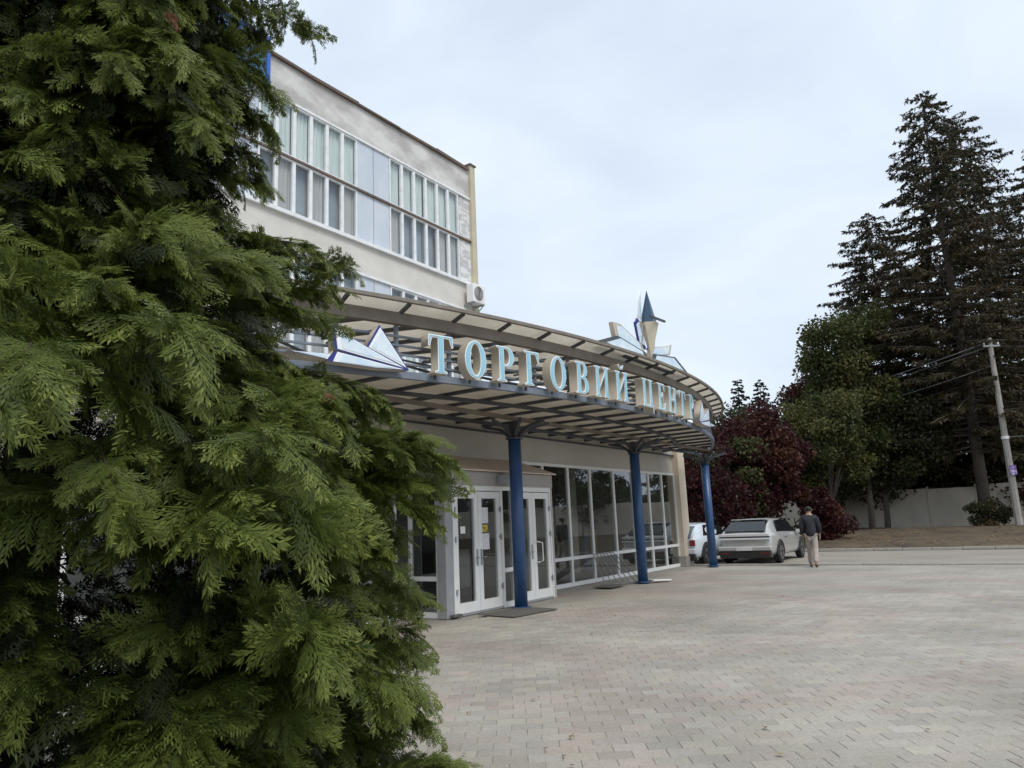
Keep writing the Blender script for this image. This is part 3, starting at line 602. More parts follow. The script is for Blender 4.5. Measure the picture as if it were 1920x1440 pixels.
# the ray emblem at each end of the sign
def emblem(sc_, s0, label):
    em = thing('ray_emblem', label, 'emblem', W(*arc(s0, .16, 3.72)), PHI + s0 / RC, 'ray emblems on the canopy sign')
    # rays fan out from a point; drawn in (x along, z up)
    rays_ = [[(0, 0), (-.46, .585), (-.66, .25)], [(0, 0), (-.68, .27), (-1.16, .47), (-1.12, .17)], [(0, 0), (-1.13, .15), (-1.2, .0), (-.5, -.02)], [(-1.14, .10), (-1.75, .08), (-1.2, .02)]]
    for k, rr in enumerate(rays_):
        pts = [(p[0] * sc_, p[1]) for p in rr]
        me_ = outline_mesh([pts], .075); me_.materials.clear(); me_.materials.append(m_letterside); b_ = link('ray', me_, em); b_.rotation_euler = (PI / 2, 0, 0); b_.location = (0, -.002 * k, 0)
        me2 = outline_mesh([pts], .003); me2.materials.clear(); me2.materials.append(m_navy); q = link('outline', me2, b_); q.location = (0, 0, .079)
        cx_ = sum(p[0] for p in pts) / len(pts); cz_ = sum(p[1] for p in pts) / len(pts)
        for (nm, f_, mt_, dz) in (('edge', .88, m_letterwhite, .084), ('face', .70, m_embl, .089)):
            me3 = outline_mesh([[(cx_ + (p[0] - cx_) * f_, cz_ + (p[1] - cz_) * f_) for p in pts]], .002); me3.materials.clear(); me3.materials.append(mt_); q = link(nm, me3, b_); q.location = (0, 0, dz)
    return em
emblem(1, -6.42, 'white and blue ray emblem before the first letter of the sign')
emblem(-1, 2.75, 'white and blue ray emblem after the last letter of the sign')
# crystal star on the canopy roof
st = thing('roof_star', 'blue and cream crystal star ornament standing on the canopy roof edge', 'ornament', W(*arc(.05, .12, 4.69)), PHI)
def spike(name, base, tip, wd, th, mt_, mt2):
    b = MB(); base, tip = Vector(base), Vector(tip); d = (tip - base); sx = Vector((d.z, 0, -d.x)).normalized() * wd; sy = Vector((0, th, 0)); mid = base.lerp(tip, .32)
    b.add([base, mid + sx, mid - sy, mid - sx, mid + sy, tip], [(0, 2, 1), (0, 3, 2), (0, 4, 3), (0, 1, 4), (5, 1, 2), (5, 2, 3), (5, 3, 4), (5, 4, 1)])
    return b.build(name, mt_, st)
def plate(name, pts, y0, y1, mt_, face=None):
    o_ = MB().prism(pts, 'y', y0, y1).build(name, mt_, st)
    if face:
        cx_ = sum(p[0] for p in pts) / len(pts); cz_ = sum(p[1] for p in pts) / len(pts)
        MB().prism([(cx_ + (p[0] - cx_) * .78, cz_ + (p[1] - cz_) * .78) for p in pts], 'y', y0 - .006, y0 - .002).build('face', face, o_)
    return o_
plate('ray', [(.0, .02), (-2.24, .08), (-1.45, .32), (-.2, .2)], -.02, .10, m_steel, m_embl)
plate('ray', [(-.05, .12), (-.28, .36), (-1.22, .60), (-1.55, .58), (-1.46, .30)], .02, .11, m_letterside, m_embl)
plate('ray', [(-.04, .3), (-.34, .9), (-.5, .78), (-.36, .34)], .03, .07, m_navy, m_embl)
plate('ray', [(.0, .02), (2.1, .10), (1.4, .36), (.2, .24)], -.02, .10, m_steel, m_embl)
plate('ray', [(.05, .14), (1.2, .38), (1.34, .64), (1.12, .56), (.25, .4)], .02, .11, m_letterside, m_embl)
plate('ray', [(.04, .3), (.36, .86), (.5, .72), (.38, .34)], .03, .07, m_navy, m_embl)
n = 6; r1 = [(.2 * math.cos(2 * PI * k / n), -.05 + .2 * math.sin(2 * PI * k / n), .84) for k in range(n)]
MB().add([(0, -.05, .08)] + r1, [(0, 1 + (k + 1) % n, 1 + k) for k in range(n)] + [tuple(1 + k for k in range(n))]).build('cone', m_creamcone, st)
MB().add([(0, -.05, 1.56)] + [(p[0] * .85, p[1] * .85, .85) for p in r1], [(0, 1 + k, 1 + (k + 1) % n) for k in range(n)] + [tuple(1 + k for k in range(n))[::-1]]).build('peak', m_crystalblue, st)
plate('ray', [(-.10, .86), (-.36, .90), (-.18, 1.36), (-.02, 1.6)], .06, .10, m_letterwhite, m_embl)
plate('ray', [(-.46, .84), (.3, .88), (.3, .92), (-.46, .88)], -.30, -.26, m_steel)
for x in (-.42, .42): MB().bar((x, .05, -.02), (x * .25, .02, .85), .04).build('strut', m_chrome, st)
MB().box(-1.2, 1.2, -.04, .04, -.05, .02).build('base_rail', m_steel, st)

# ------------------------------------------------------------------ rack, board
rk = thing('metal_rack', 'thin grey metal bar rack leaning against the shop window', 'rack', (OX, OY, 0), PHI)
b0, b1 = (4.55, .55, .03), (5.75, .15, .03); t0_, t1_ = (5.25, 1.22, .72), (6.35, 1.22, .72)
for k in range(7):
    f_ = k / 6; p = [b0[i] + (b1[i] - b0[i]) * f_ for i in range(3)]; q = [t0_[i] + (t1_[i] - t0_[i]) * f_ for i in range(3)]
    MB().tube([p, q], .012, 6).build('bar', m_chrome, rk)
MB().tube([b0, b1], .014, 6).build('rail', m_chrome, rk); MB().tube([t0_, t1_], .014, 6).build('rail', m_chrome, rk)
bd = tag(MB().prism([(-.32, -.12), (.2, -.15), (.34, 0), (.1, .14), (-.3, .12)], 'z', 0, .03).build('loose_board', m_white, bevel=.006), 'small white board lying on paving by middle blue column', 'board'); bd.location = W(5.95, -.28, .028); bd.rotation_euler = (0, .04, PHI - .5)

# ------------------------------------------------------------------ cars
m_tyre = mat('tyre', (.015, .015, .015), .8); m_rim = mat('alloy', (.35, .35, .36), .35, metal=.8)
m_cglass = mat('car_glass', (.012, .014, .016), .06); m_black = mat('black_plastic', (.02, .02, .02), .5); m_tail = mat('tail_lamp', (.60, .60, .62), .2); m_red = mat('red_lens', (.22, .015, .015), .25); m_plate = mat('number_plate', (.6, .6, .58), .5)
def car(name, label, paint, L, Wd, Ht, st_, loc, rz, tail, win):
    """st_: stations (x from rear 0..1, z_bottom, z_belt, z_roof, half width belt, half width roof) as fractions"""
    r = thing(name, label, 'car', loc, rz, None)
    def ringp(x, zb, zs, zr, hb, hr):
        x *= L; zb *= Ht; zs *= Ht; zr *= Ht; hb *= Wd; hr *= Wd
        pts = [(.0, zb), (hb * .86, zb), (hb * .97, zb + .10), (hb, zb + (zs - zb) * .45), (hb * .985, zs * .93 + zb * .07), (hb * .95, zs), (hr * 1.02, zs + (zr - zs) * .82), (hr * .9, zr - .02 * Ht), (hr * .5, zr), (0, zr)]
        return [(x, y, z) for y, z in pts] + [(x, -y, z) for y, z in pts[-2:0:-1]]
    rings = [ringp(*q) for q in st_]; n = len(rings[0]); v = [p for q in rings for p in q]
    f = [(i * n + k, i * n + (k + 1) % n, (i + 1) * n + (k + 1) % n, (i + 1) * n + k) for i in range(len(rings) - 1) for k in range(n)] + [tuple(range(n)), tuple((len(rings) - 1) * n + k for k in range(n))[::-1]]
    body = MB().add(v, f).build('body', paint, r, smooth=True)
    sub = body.modifiers.new('s', 'SUBSURF'); sub.levels = 2; sub.render_levels = 2
    body.data.shade_smooth()
    # wheels with arches
    for x in (.19, .80):
        for sgn in (-1, 1):
            yb = sgn * Wd * .5; Rw = .34
            wh = MB().tube([(x * L, yb - sgn * .20, Rw), (x * L, yb - sgn * .18, Rw), (x * L, yb + sgn * .0, Rw), (x * L, yb + sgn * .015, Rw)], [Rw - .03, Rw, Rw, Rw - .04], 24).build('wheel', m_tyre, r, smooth=False)
            MB().tube([(x * L, yb + sgn * .0, Rw), (x * L, yb + sgn * .022, Rw)], .22, 20).build('rim', m_rim, wh)
            for k in range(5):
                t_ = 2 * PI * k / 5; MB().bar((x * L, yb + sgn * .026, Rw), (x * L + .2 * math.sin(t_), yb + sgn * .026, Rw + .2 * math.cos(t_)), .05, .012, up=(0, 1, 0)).build('spoke', m_black, wh)
            MB().tube([(x * L + (Rw + .045) * math.cos(t_), yb - sgn * .015, Rw + (Rw + .045) * math.sin(t_)) for t_ in np.linspace(-.15, PI + .15, 18)], .04, 6).build('wheel_arch', m_black, r)
    # side glass: polygon hugging the body side
    for sgn in (-1, 1):
        for pl_ in win:
            MB().add([(x * L, sgn * h_ * Wd, z * Ht) for x, h_, z in pl_] + [(x * L, sgn * (h_ * Wd - .03), z * Ht) for x, h_, z in pl_], [tuple(range(len(pl_))), tuple(range(len(pl_), 2 * len(pl_)))[::-1]] + [(i, (i + 1) % len(pl_), len(pl_) + (i + 1) % len(pl_), len(pl_) + i) for i in range(len(pl_))]).build('side_window', m_cglass, r)
        MB().box(.66 * L, .70 * L, sgn * Wd * .49, sgn * (Wd * .49 + .16), .60 * Ht, .69 * Ht).build('wing_mirror', paint, r, bevel=.02)
        MB().box(.34 * L, .38 * L, sgn * Wd * .497, sgn * (Wd * .497 + .02), .55 * Ht, .565 * Ht).build('door_handle', m_black, r)
    tail(r, L, Wd, Ht); return r
m_silver = mat('silver_paint', (.52, .52, .50), .28, metal=.35, col2=(.48, .48, .47), scale=1, **{'Coat Weight': .6})
m_paleblue = mat('pale_blue_white_paint', (.62, .68, .74), .25, **{'Coat Weight': .6})
suv = [(.0, .36, .58, .62, .37, .33), (.012, .22, .62, .68, .455, .40), (.06, .16, .65, .765, .485, .385), (.15, .15, .66, .90, .50, .365), (.26, .14, .655, .975, .50, .36), (.42, .14, .64, 1.0, .50, .365), (.56, .14, .62, .955, .50, .36), (.68, .14, .60, .78, .50, .385), (.75, .14, .58, .655, .495, .41), (.90, .15, .53, .57, .475, .41), (.98, .2, .47, .50, .43, .37), (1.0, .26, .40, .42, .34, .30)]
def tail_suv(r, L, Wd, Ht):
    xr = -.012
    MB().add([(.07, -.36 * Wd, .72 * Ht), (.07, .36 * Wd, .72 * Ht), (.66, .30 * Wd, .935 * Ht), (.66, -.30 * Wd, .935 * Ht), (.13 * L, -.355 * Wd, .705 * Ht), (.13 * L, .355 * Wd, .705 * Ht), (.21 * L, .30 * Wd, .92 * Ht), (.21 * L, -.30 * Wd, .92 * Ht)], [(0, 1, 2, 3), (7, 6, 5, 4), (0, 4, 5, 1), (1, 5, 6, 2), (2, 6, 7, 3), (3, 7, 4, 0)]).build('rear_window', m_cglass, r)
    MB().box(.145 * L, .25 * L, -.31 * Wd, .31 * Wd, .955 * Ht, .975 * Ht).build('spoiler', m_silver, r, bevel=.012)
    MB().box(xr - .03, .06, -.44 * Wd, .44 * Wd, .60 * Ht, .665 * Ht).build('tail_lamp', m_tail, r, bevel=.015)
    MB().box(xr - .02, .06, -.445 * Wd, .445 * Wd, .572 * Ht, .598 * Ht).build('lamp_gap', m_black, r)
    MB().box(xr - .035, .06, -.45 * Wd, .45 * Wd, .525 * Ht, .57 * Ht).build('tail_lamp', m_tail, r, bevel=.015)
    MB().box(xr - .05, .08, -.47 * Wd, .47 * Wd, .29 * Ht, .39 * Ht).build('bumper', m_silver, r, bevel=.03)
    MB().box(xr - .04, .1, -.45 * Wd, .45 * Wd, .13 * Ht, .288 * Ht).build('skirt', m_black, r, bevel=.03)
    MB().box(xr - .062, xr - .052, -.26, .26, .30 * Ht, .37 * Ht).build('number_plate', m_plate, r)
    for sgn in (-1, 1): MB().box(xr - .045, xr, sgn * .28 * Wd, sgn * .42 * Wd, .23 * Ht, .25 * Ht).build('reflector', m_red, r)
suvwin = [[(.17, .468, .685), (.66, .470, .655), (.585, .402, .90), (.42, .388, .945), (.25, .390, .93)]]
p = Vector((6.65, 24.55, 0)); cp = atY(1352, 1060, 24.6)
car('parked_suv', 'silver hatchback suv parked on road with its rear towards the square', m_silver, 4.55, 1.86, 1.47, suv, (7.35, 24.95, 0 - .03), PHI + .0, tail_suv, suvwin)
hat = [(.0, .34, .58, .60, .40, .36), (.015, .20, .62, .66, .47, .42), (.05, .16, .64, .76, .49, .41), (.12, .15, .65, .93, .50, .39), (.25, .14, .65, .99, .50, .39), (.45, .14, .64, 1.0, .50, .39), (.60, .14, .62, .93, .50, .385), (.70, .14, .60, .74, .50, .40), (.77, .14, .58, .63, .495, .42), (.92, .15, .52, .56, .48, .42), (.985, .2, .46, .49, .44, .38), (1.0, .26, .40, .42, .36, .32)]
def tail_hat(r, L, Wd, Ht):
    MB().add([(-.02, -.37 * Wd, .66 * Ht), (-.02, .37 * Wd, .66 * Ht), (.35, .34 * Wd, .92 * Ht), (.35, -.34 * Wd, .92 * Ht), (.09 * L, -.37 * Wd, .66 * Ht), (.09 * L, .37 * Wd, .66 * Ht), (.17 * L, .34 * Wd, .91 * Ht), (.17 * L, -.34 * Wd, .91 * Ht)], [(0, 1, 2, 3), (7, 6, 5, 4), (0, 4, 5, 1), (1, 5, 6, 2), (2, 6, 7, 3), (3, 7, 4, 0)]).build('rear_window', mat('sky_lit_glass', (.10, .13, .16), .05), r)  # paler copy of the car glass, sky reflection put into its colour
    MB().box(-.05, .08, -.47 * Wd, .47 * Wd, .28 * Ht, .40 * Ht).build('bumper', m_paleblue, r, bevel=.03)
    MB().box(-.04, .1, -.45 * Wd, .45 * Wd, .13 * Ht, .278 * Ht).build('skirt', m_black, r, bevel=.03)
    for sgn in (-1, 1): MB().box(-.03, .06, sgn * .36 * Wd, sgn * .46 * Wd, .46 * Ht, .60 * Ht).build('tail_lamp', m_red, r, bevel=.015)
    MB().box(-.06, -.052, -.26, .26, .30 * Ht, .37 * Ht).build('number_plate', m_plate, r)
car('parked_hatchback', 'pale blue white car half hidden behind cream pilaster and blue column', m_paleblue, 4.2, 1.74, 1.40, hat, (5.1, 25.45, -.03), PHI - .05, tail_hat, suvwin)

# ------------------------------------------------------------------ person walking
def person(loc, rz):
    r = thing('person', 'person in dark navy jacket and pale trousers walking past silver car', 'person', loc, rz)
    m_skin = mat('skin', (.38, .24, .17), .6); m_jack = mat('navy_jacket', (.012, .014, .020), .8, col2=(.02, .022, .03), scale=14, bump=.3, bscale=25); m_tr = mat('pale_trousers', (.42, .36, .32), .85, col2=(.34, .29, .26), scale=9, bump=.3, bscale=25); m_hair = mat('dark_hair', (.012, .010, .008), .6); m_shoe = mat('dark_shoe', (.05, .045, .04), .6)
    def skin(name, V, E, R, mt_, sub=2, par=r):
        me_ = bpy.data.meshes.new(name); me_.from_pydata(V, E, []); o_ = link(name, me_, par); me_.materials.append(mt_)
        bm = bmesh.new(); bm.from_mesh(me_); L_ = bm.verts.layers.skin.verify()
        for v_, rr in zip(bm.verts, R): v_[L_].radius = rr if isinstance(rr, tuple) else (rr, rr)
        bm.verts.ensure_lookup_table(); bm.verts[0][L_].use_root = True
        bm.to_mesh(me_); bm.free(); sk = o_.modifiers.new('skin', 'SKIN'); sk.use_smooth_shade = True; ss_ = o_.modifiers.new('sub', 'SUBSURF'); ss_.levels = sub; ss_.render_levels = sub; return o_
    # local: +x forward, z up, height about 1.77
    hipz = .93
    V = [(0, 0, hipz), (.01, 0, 1.12), (.03, 0, 1.32), (.04, 0, 1.46), (.05, 0, 1.54), (.06, 0, 1.60), (.075, 0, 1.70),
         (.03, .17, 1.42), (-.05, .23, 1.16), (.04, .24, .95), (.06, .235, .88),
         (.03, -.17, 1.42), (.08, -.23, 1.16), (.20, -.22, .97), (.23, -.215, .90),
         (0, .09, .88), (.20, .09, .50), (.10, .09, .09), (.22, .095, .045), (0, -.09, .88), (-.04, -.09, .50), (-.26, -.09, .14), (-.16, -.095, .05)]
    E = [(0, 1), (1, 2), (2, 3), (3, 4), (4, 5), (5, 6), (3, 7), (7, 8), (8, 9), (9, 10), (3, 11), (11, 12), (12, 13), (13, 14), (0, 15), (15, 16), (16, 17), (17, 18), (0, 19), (19, 20), (20, 21), (21, 22)]
    R = [(.12, .15), (.11, .15), (.115, .165), (.09, .12), .06, .075, .085, .065, .048, .038, .03, .065, .048, .038, .03, .085, .058, .042, .04, .085, .058, .042, .04]
    skin('body', V, E, R, m_skin)
    jv = [V[i] for i in (0, 1, 2, 3, 7, 8, 9, 11, 12, 13)]; jv[0] = (0, 0, .84); jv.append((.045, 0, 1.52)); je = [(0, 1), (1, 2), (2, 3), (3, 4), (4, 5), (5, 6), (3, 7), (7, 8), (8, 9), (3, 10)]
    skin('jacket', jv, je, [(.185, .22), (.17, .212), (.16, .225), (.13, .18), .098, .075, .062, .098, .075, .062, .085], m_jack)
    tv = [(0, 0, .95)] + [V[i] for i in (15, 16, 17, 19, 20, 21)]; te = [(0, 1), (1, 2), (2, 3), (0, 4), (4, 5), (5, 6)]
    skin('trousers', tv, te, [(.115, .14), .10, .085, .078, .10, .085, .078], m_tr)
    skin('shoe', [V[17][:2] + (.06,), (.24, .095, .04)], [(0, 1)], [.05, .045], m_shoe); skin('shoe', [V[21][:2] + (.10,), (-.15, -.095, .05)], [(0, 1)], [.05, .045], m_shoe)
    skin('hair', [(.03, 0, 1.60), (.035, 0, 1.69), (.06, 0, 1.75)], [(0, 1), (1, 2)], [.09, .108, .09], m_hair)
    # head details: ears, nose; hands with fingers
    for sy in (-1, 1):
        MB().box(.055, .09, sy * .085, sy * .10, 1.63, 1.69).build('ear', m_skin, r, bevel=.006)
        hx, hy, hz = V[10] if sy > 0 else V[14]
        hp = MB().box(hx - .035, hx + .035, hy - .014, hy + .014, hz - .075, hz + .01).build('hand', m_skin, r, bevel=.008)
        for k in range(4): MB().tube([(hx - .026 + .017 * k, hy, hz - .07), (hx - .024 + .017 * k, hy - sy * .012, hz - .11), (hx - .02 + .017 * k, hy - sy * .028, hz - .135 + .006 * abs(k - 1.5))], .0085, 6).build('finger', m_skin, hp)
        MB().tube([(hx + .03, hy, hz - .03), (hx + .05, hy - sy * .01, hz - .06), (hx + .05, hy - sy * .02, hz - .085)], .009, 6).build('thumb', m_skin, hp)
    MB().prism([(.145, 1.64), (.17, 1.645), (.145, 1.69)], 'y', -.012, .012).build('nose', m_skin, r)
    for sy in (-1, 1): MB().box(.135, .148, sy * .025, sy * .045, 1.685, 1.695).build('eye', m_hair, r)
    MB().box(.138, .15, -.025, .025, 1.615, 1.622).build('mouth', m_red, r)
    return r
person((8.55, 22.35, -.03), PHI + .1)

# ------------------------------------------------------------------ concrete fence behind the verge
m_conc = mat('fence_concrete', (.60, .545, .46), .9, col2=(.47, .43, .36), scale=.8, bump=.3, bscale=12, stretch=(1, 1, .5))
fe = thing('concrete_fence', 'beige precast concrete panel fence behind the leaf strewn verge', 'fence', W(41, 0, 0), PHI)
pm = None
for k in range(22):
    y0 = -44 + k * 2.55
    if pm is None:
        o = MB().box(-.06, .06, .06, 2.49, .1, 2.62).build('panel', m_conc, fe, bevel=.02); pm = o.data
        q = MB().box(-.12, .12, -.06, .06, 0, 2.72).build('post', m_conc, fe, bevel=.02); qm = q.data
    else: o = link('panel', pm, fe); q = link('post', qm, fe)
    o.location = (rng.normal(0, .02), y0, rng.normal(.1, .05)); o.rotation_euler = (0, rng.normal(0, .012), 0); q.location = (0, y0, .05)

# ------------------------------------------------------------------ utility pole and wires
m_pole = mat('pole_concrete', (.34, .32, .29), .9, col2=(.26, .25, .23), scale=2, bump=.2)
ul = thing('utility_pole', 'grey concrete utility pole with insulators beside the fence', 'utility pole', (25.98, 39.6, 0))
MB().tube([(0, 0, -.2), (0, 0, 5), (0, 0, 10.4)], [.20, .165, .12], 8).build('pole', m_pole, ul)
for z in (9.9,): 
    cb = MB().box(-.45, .45, -.13, -.05, z, z + .09).build('crossarm', m_greyal, ul)
    for x in (-.38, .38): MB().tube([(x, -.09, z + .09), (x, -.09, z + .16), (x, -.09, z + .24)], [.02, .05, .035], 8).build('insulator', m_white, cb)
MB().box(-.17, .17, -.24, -.2, 3.0, 3.5).build('poster', mat('purple_poster', (.16, .10, .32), .7, col2=(.5, .45, .6), scale=6, ramp=(.5, .6)), ul)
MB().tube([(0, 0, 4.9), (0, 0, 5.05)], .19, 12).build('band', m_white, ul)
def wire(p, q, sag, label):
    pts = [Vector(p).lerp(Vector(q), t_) - Vector((0, 0, sag * 4 * t_ * (1 - t_))) for t_ in np.linspace(0, 1, 20)]
    return tag(MB().tube(pts, .014, 5).build('overhead_wire', m_greyal), label, 'wire', 'wires from the utility pole')
for dx_, z, lb_ in ((-.38, 10.1, 'overhead wire from the near end of the crossarm across the trees'), (.38, 10.1, 'overhead wire from the far end of the crossarm across the trees'), (0, 8.9, 'lowest overhead wire leaving the pole below its crossarm')): wire((25.98 + dx_, 39.51, z), (8.0 + dx_, 66, z - 1.0), 1.2, lb_)
wire((25.98, 39.5, 5.0), (45, 28, 6.5), .5, 'thin overhead wire leading from the pole out over the verge')

# ------------------------------------------------------------------ trees
m_bark = mat('grey_brown_bark', (.085, .072, .058), .95, col2=(.13, .115, .10), scale=3, bump=.6, bscale=8, stretch=(1, 1, .3))
m_limewash = mat('limewashed_bark', (.52, .49, .42), .9, col2=(.42, .38, .32), scale=5, bump=.4)
def rotquads(base, dirs, size, wd, up=None):
    """diamond leaf quads from base along dirs"""
    n = len(base); r_ = rng.normal(size=(n, 3)); sd_ = np.cross(dirs, r_); sd_ /= np.linalg.norm(sd_, axis=1)[:, None] + 1e-9
    s3 = size[:, None]; w3 = wd[:, None]
    return np.stack([base, base + dirs * s3 * .45 + sd_ * w3, base + dirs * s3, base + dirs * s3 * .45 - sd_ * w3], 1)
def deciduous(name, label, loc, z0, z1, rad, mats, nclump, nleaf, lsize, cat='tree', group=None, trunk_r=.16, lime=False, mixw=.15, stems=1, flat=1.0):
    nleaf = int(nleaf * 1.35); lsize *= .74
    r = thing(name, label, cat, loc, 0, group); H_ = z1 - z0; cz = (z0 + z1) / 2
    cc = []
    while len(cc) < nclump:
        p = rng.uniform(-1, 1, 3); d = np.linalg.norm(p)
        if .35 < d < 1: cc.append(p * (rad, rad * flat, H_ / 2) + (0, 0, cz))
    cc = np.array(cc); tb_ = MB(); tops = []
    for s_ in range(stems):
        dx_ = 0 if stems == 1 else (s_ - (stems - 1) / 2) * .55
        tp = (rng.normal(0, .15) + dx_ * 1.6, rng.normal(0, .2), z0 + H_ * .5)
        pts = [Vector((dx_, 0, -.1)).lerp(Vector(tp), t_) + Vector((.06 * math.sin(t_ * 7 + s_), .05 * math.cos(t_ * 5), 0)) for t_ in np.linspace(0, 1, 6)]
        tb_.tube(pts, [trunk_r * (1.15 - .8 * t_) for t_ in np.linspace(0, 1, 6)], 8); tops.append(pts)
    tro = tb_.build('trunk', m_bark, r, smooth=True)
    if lime:
        l_ = MB()
        for pts in tops: l_.tube([pts[0] + Vector((0, 0, .05)), pts[0].lerp(pts[1], .9)], [trunk_r * 1.2, trunk_r * 1.08], 10)
        l_.build('limewash', m_limewash, tro)
    lb = MB()
    for c in cc[:min(26, nclump)]:
        pts = tops[rng.integers(len(tops))]; st_p = pts[min(5, max(2, int(5 * rng.uniform(.4, 1))))]
        lb.tube([st_p, st_p.lerp(Vector(c), .5) + Vector((0, 0, .1 * rad)), Vector(c)], [trunk_r * .4, trunk_r * .2, .015], 5)
    lb.build('limbs', m_bark, r)
    k = nclump * nleaf; ci = np.repeat(np.arange(nclump), nleaf); cr_ = rng.uniform(.55, 1.15, nclump) * min(rad, H_ / 2) * .42
    off = rng.normal(size=(k, 3)); off /= np.linalg.norm(off, axis=1)[:, None]; off *= (rng.random(k) ** .45)[:, None]
    base = cc[ci] + off * cr_[ci][:, None] * (1, 1, .75)
    d = off * .6 + rng.normal(size=(k, 3)) * .6 + (0, 0, -.25); d /= np.linalg.norm(d, axis=1)[:, None]
    sz = rng.uniform(.7, 1.3, k) * lsize
    cm = rng.random(nclump) < mixw; mi = np.where(cm[ci], 1, 0); mi = np.where(rng.random(k) < .08, 1 - mi, mi)
    quadmesh('crown', rotquads(base, d, sz, sz * .38), mats, r, mi if len(mats) > 1 else None)
    return r
L_red = leafmat('dark_red_leaf', (.034, .010, .012), (.062, .015, .017)); L_red2 = leafmat('russet_leaf', (.085, .034, .018), (.06, .019, .015))
L_grn = leafmat('mid_green_leaf', (.046, .060, .019), (.086, .096, .033)); L_dk = leafmat('dark_green_leaf', (.030, .038, .016), (.058, .063, .025)); L_yel = leafmat('yellow_green_leaf', (.085, .092, .028), (.13, .12, .04))
L_spr = leafmat('spruce_needles', (.034, .038, .020), (.062, .056, .029), trans=.15); L_sprb = leafmat('brown_needles', (.070, .048, .024), (.055, .048, .021), trans=.2); L_fir = leafmat('fir_needles', (.015, .028, .018), (.028, .044, .024), trans=.15)
def conifer(name, label, loc, Ht, rmax, zlow, nbr, mats, shape, trunk_r=.3, group=None, dens=1.0, brown=lambda t: .3, droop=.25, wid=.075):
    r = thing(name, label, 'tree', loc, 0, group)
    MB().tube([(0, 0, -.2), (.1, 0, Ht * .4), (0, .08, Ht * .75), (0, 0, Ht)], [trunk_r, trunk_r * .72, trunk_r * .35, .02], 8).build('trunk', m_bark, r, smooth=True)
    Q = []; MI = []; bb = MB()
    for i in range(nbr):
        t_ = (i + rng.random()) / nbr; z = zlow + (Ht - zlow) * t_; az = i * 2.399 + rng.normal(0, .3); L_ = rmax * shape(t_) * rng.uniform(.65, 1.1) + .25
        dh = Vector((math.cos(az), math.sin(az), 0)); rise = rng.uniform(-.12, .18) + .35 * max(0, t_ - .75)
        def P(u): return Vector((0, 0, z)) + dh * (L_ * u) + Vector((0, 0, L_ * (rise * u - droop * u * u + .12 * u ** 4)))
        bb.tube([P(0), P(.5), P(1)], [.05 * trunk_r / .3 * (1.3 - t_), .03, .008], 4, cap=False)
        nt_ = max(6, int(L_ * 9 * dens)); side = np.array([-dh.y, dh.x, 0]); fwd = np.array(dh)
        u = rng.uniform(.12, 1.0, nt_) ** .8; base = np.array([P(q)[:] for q in u]); sgn = np.where(np.arange(nt_) % 2, 1, -1)
        tl = (.22 + .30 * (1 - u) * L_ / rmax * 2.2) * rng.uniform(.6, 1.25, nt_) * (1 if rmax > 3 else .6)
        d = fwd[None] * rng.uniform(.35, .9, nt_)[:, None] + side[None] * (sgn * rng.uniform(.4, 1, nt_))[:, None] + np.array([0, 0, -1.])[None] * rng.uniform(.15, .75, nt_)[:, None]
        d /= np.linalg.norm(d, axis=1)[:, None]
        br_ = rng.random(nt_) < brown(t_)
        for kk in range(6):                      # twig plus five fine sprays
            if kk == 0: b_, dd, ll = base, d, tl
            else:
                b_ = base + d * (tl * rng.uniform(.15, .85, nt_))[:, None]; dd = d * .8 + rng.normal(size=(nt_, 3)) * .5 + (0, 0, -.22); dd /= np.linalg.norm(dd, axis=1)[:, None]; ll = tl * rng.uniform(.45, .95, nt_)
            Q.append(rotquads(b_, dd, ll * 1.15, np.full(nt_, wid) * rng.uniform(.6, 1.2, nt_))); MI.append(br_.astype(int))
    bb.build('branches', m_bark, r); quadmesh('crown', np.concatenate(Q), mats, r, np.concatenate(MI))
    return r
spr_shape = lambda t: (min(1, (1 - t) ** .62 * 1.1)) * (.72 + .28 * min(1, t * 3))
conifer('spruce_tree', 'tall thin topped spruce with browning lower boughs behind the verge', (26.75, 43.5, 0), 27.4, 6.2, 4.6, 300, [L_spr, L_sprb], spr_shape, .36, brown=lambda t: .8 if t < .6 else .35, dens=1.25, wid=.046)
conifer('spruce_tree', 'bushy topped spruce standing just behind the tallest spruce', (36.0, 54.5, 0), 32.0, 7.2, 7, 240, [L_spr, L_sprb], lambda t: min(1, (1 - t) ** .5), .34, brown=lambda t: .4, dens=1.2, wid=.048)
conifer('spruce_tree', 'dark spruce beside the utility pole', (38.5, 50.0, 0), 27.0, 7.0, 4, 220, [L_spr, L_sprb], spr_shape, .34, brown=lambda t: .35, dens=1.2, wid=.048)
conifer('spruce_tree', 'shorter olive brown spruce left of the tallest spruce', (25.6, 50.0, 0), 22.0, 6.2, 4, 230, [L_spr, L_sprb], lambda t: min(1, (1 - t) ** .55), .26, brown=lambda t: .55, dens=1.6, wid=.045)
conifer('fir_tree', 'pointed green fir far behind the red tree, the slimmer of two', (19.0, 62, 0), 12.7, 2.4, 1, 150, [L_fir, L_spr], lambda t: (1 - t) ** .8, .2, brown=lambda t: .2, dens=1.6)
conifer('fir_tree', 'broad green fir far behind the red tree crown', (22.2, 66, 0), 13.3, 3.0, 1, 160, [L_fir, L_spr], lambda t: (1 - t) ** .75, .2, brown=lambda t: .2, dens=1.6)
deciduous('red_leaved_tree', 'large dark red leaved tree with limewashed stems behind the silver car', (11.7, 36.2, 0), 1.2, 6.9, 1.95, [L_red, L_red2], 54, 330, .22, trunk_r=.14, lime=True, stems=2, mixw=.12)
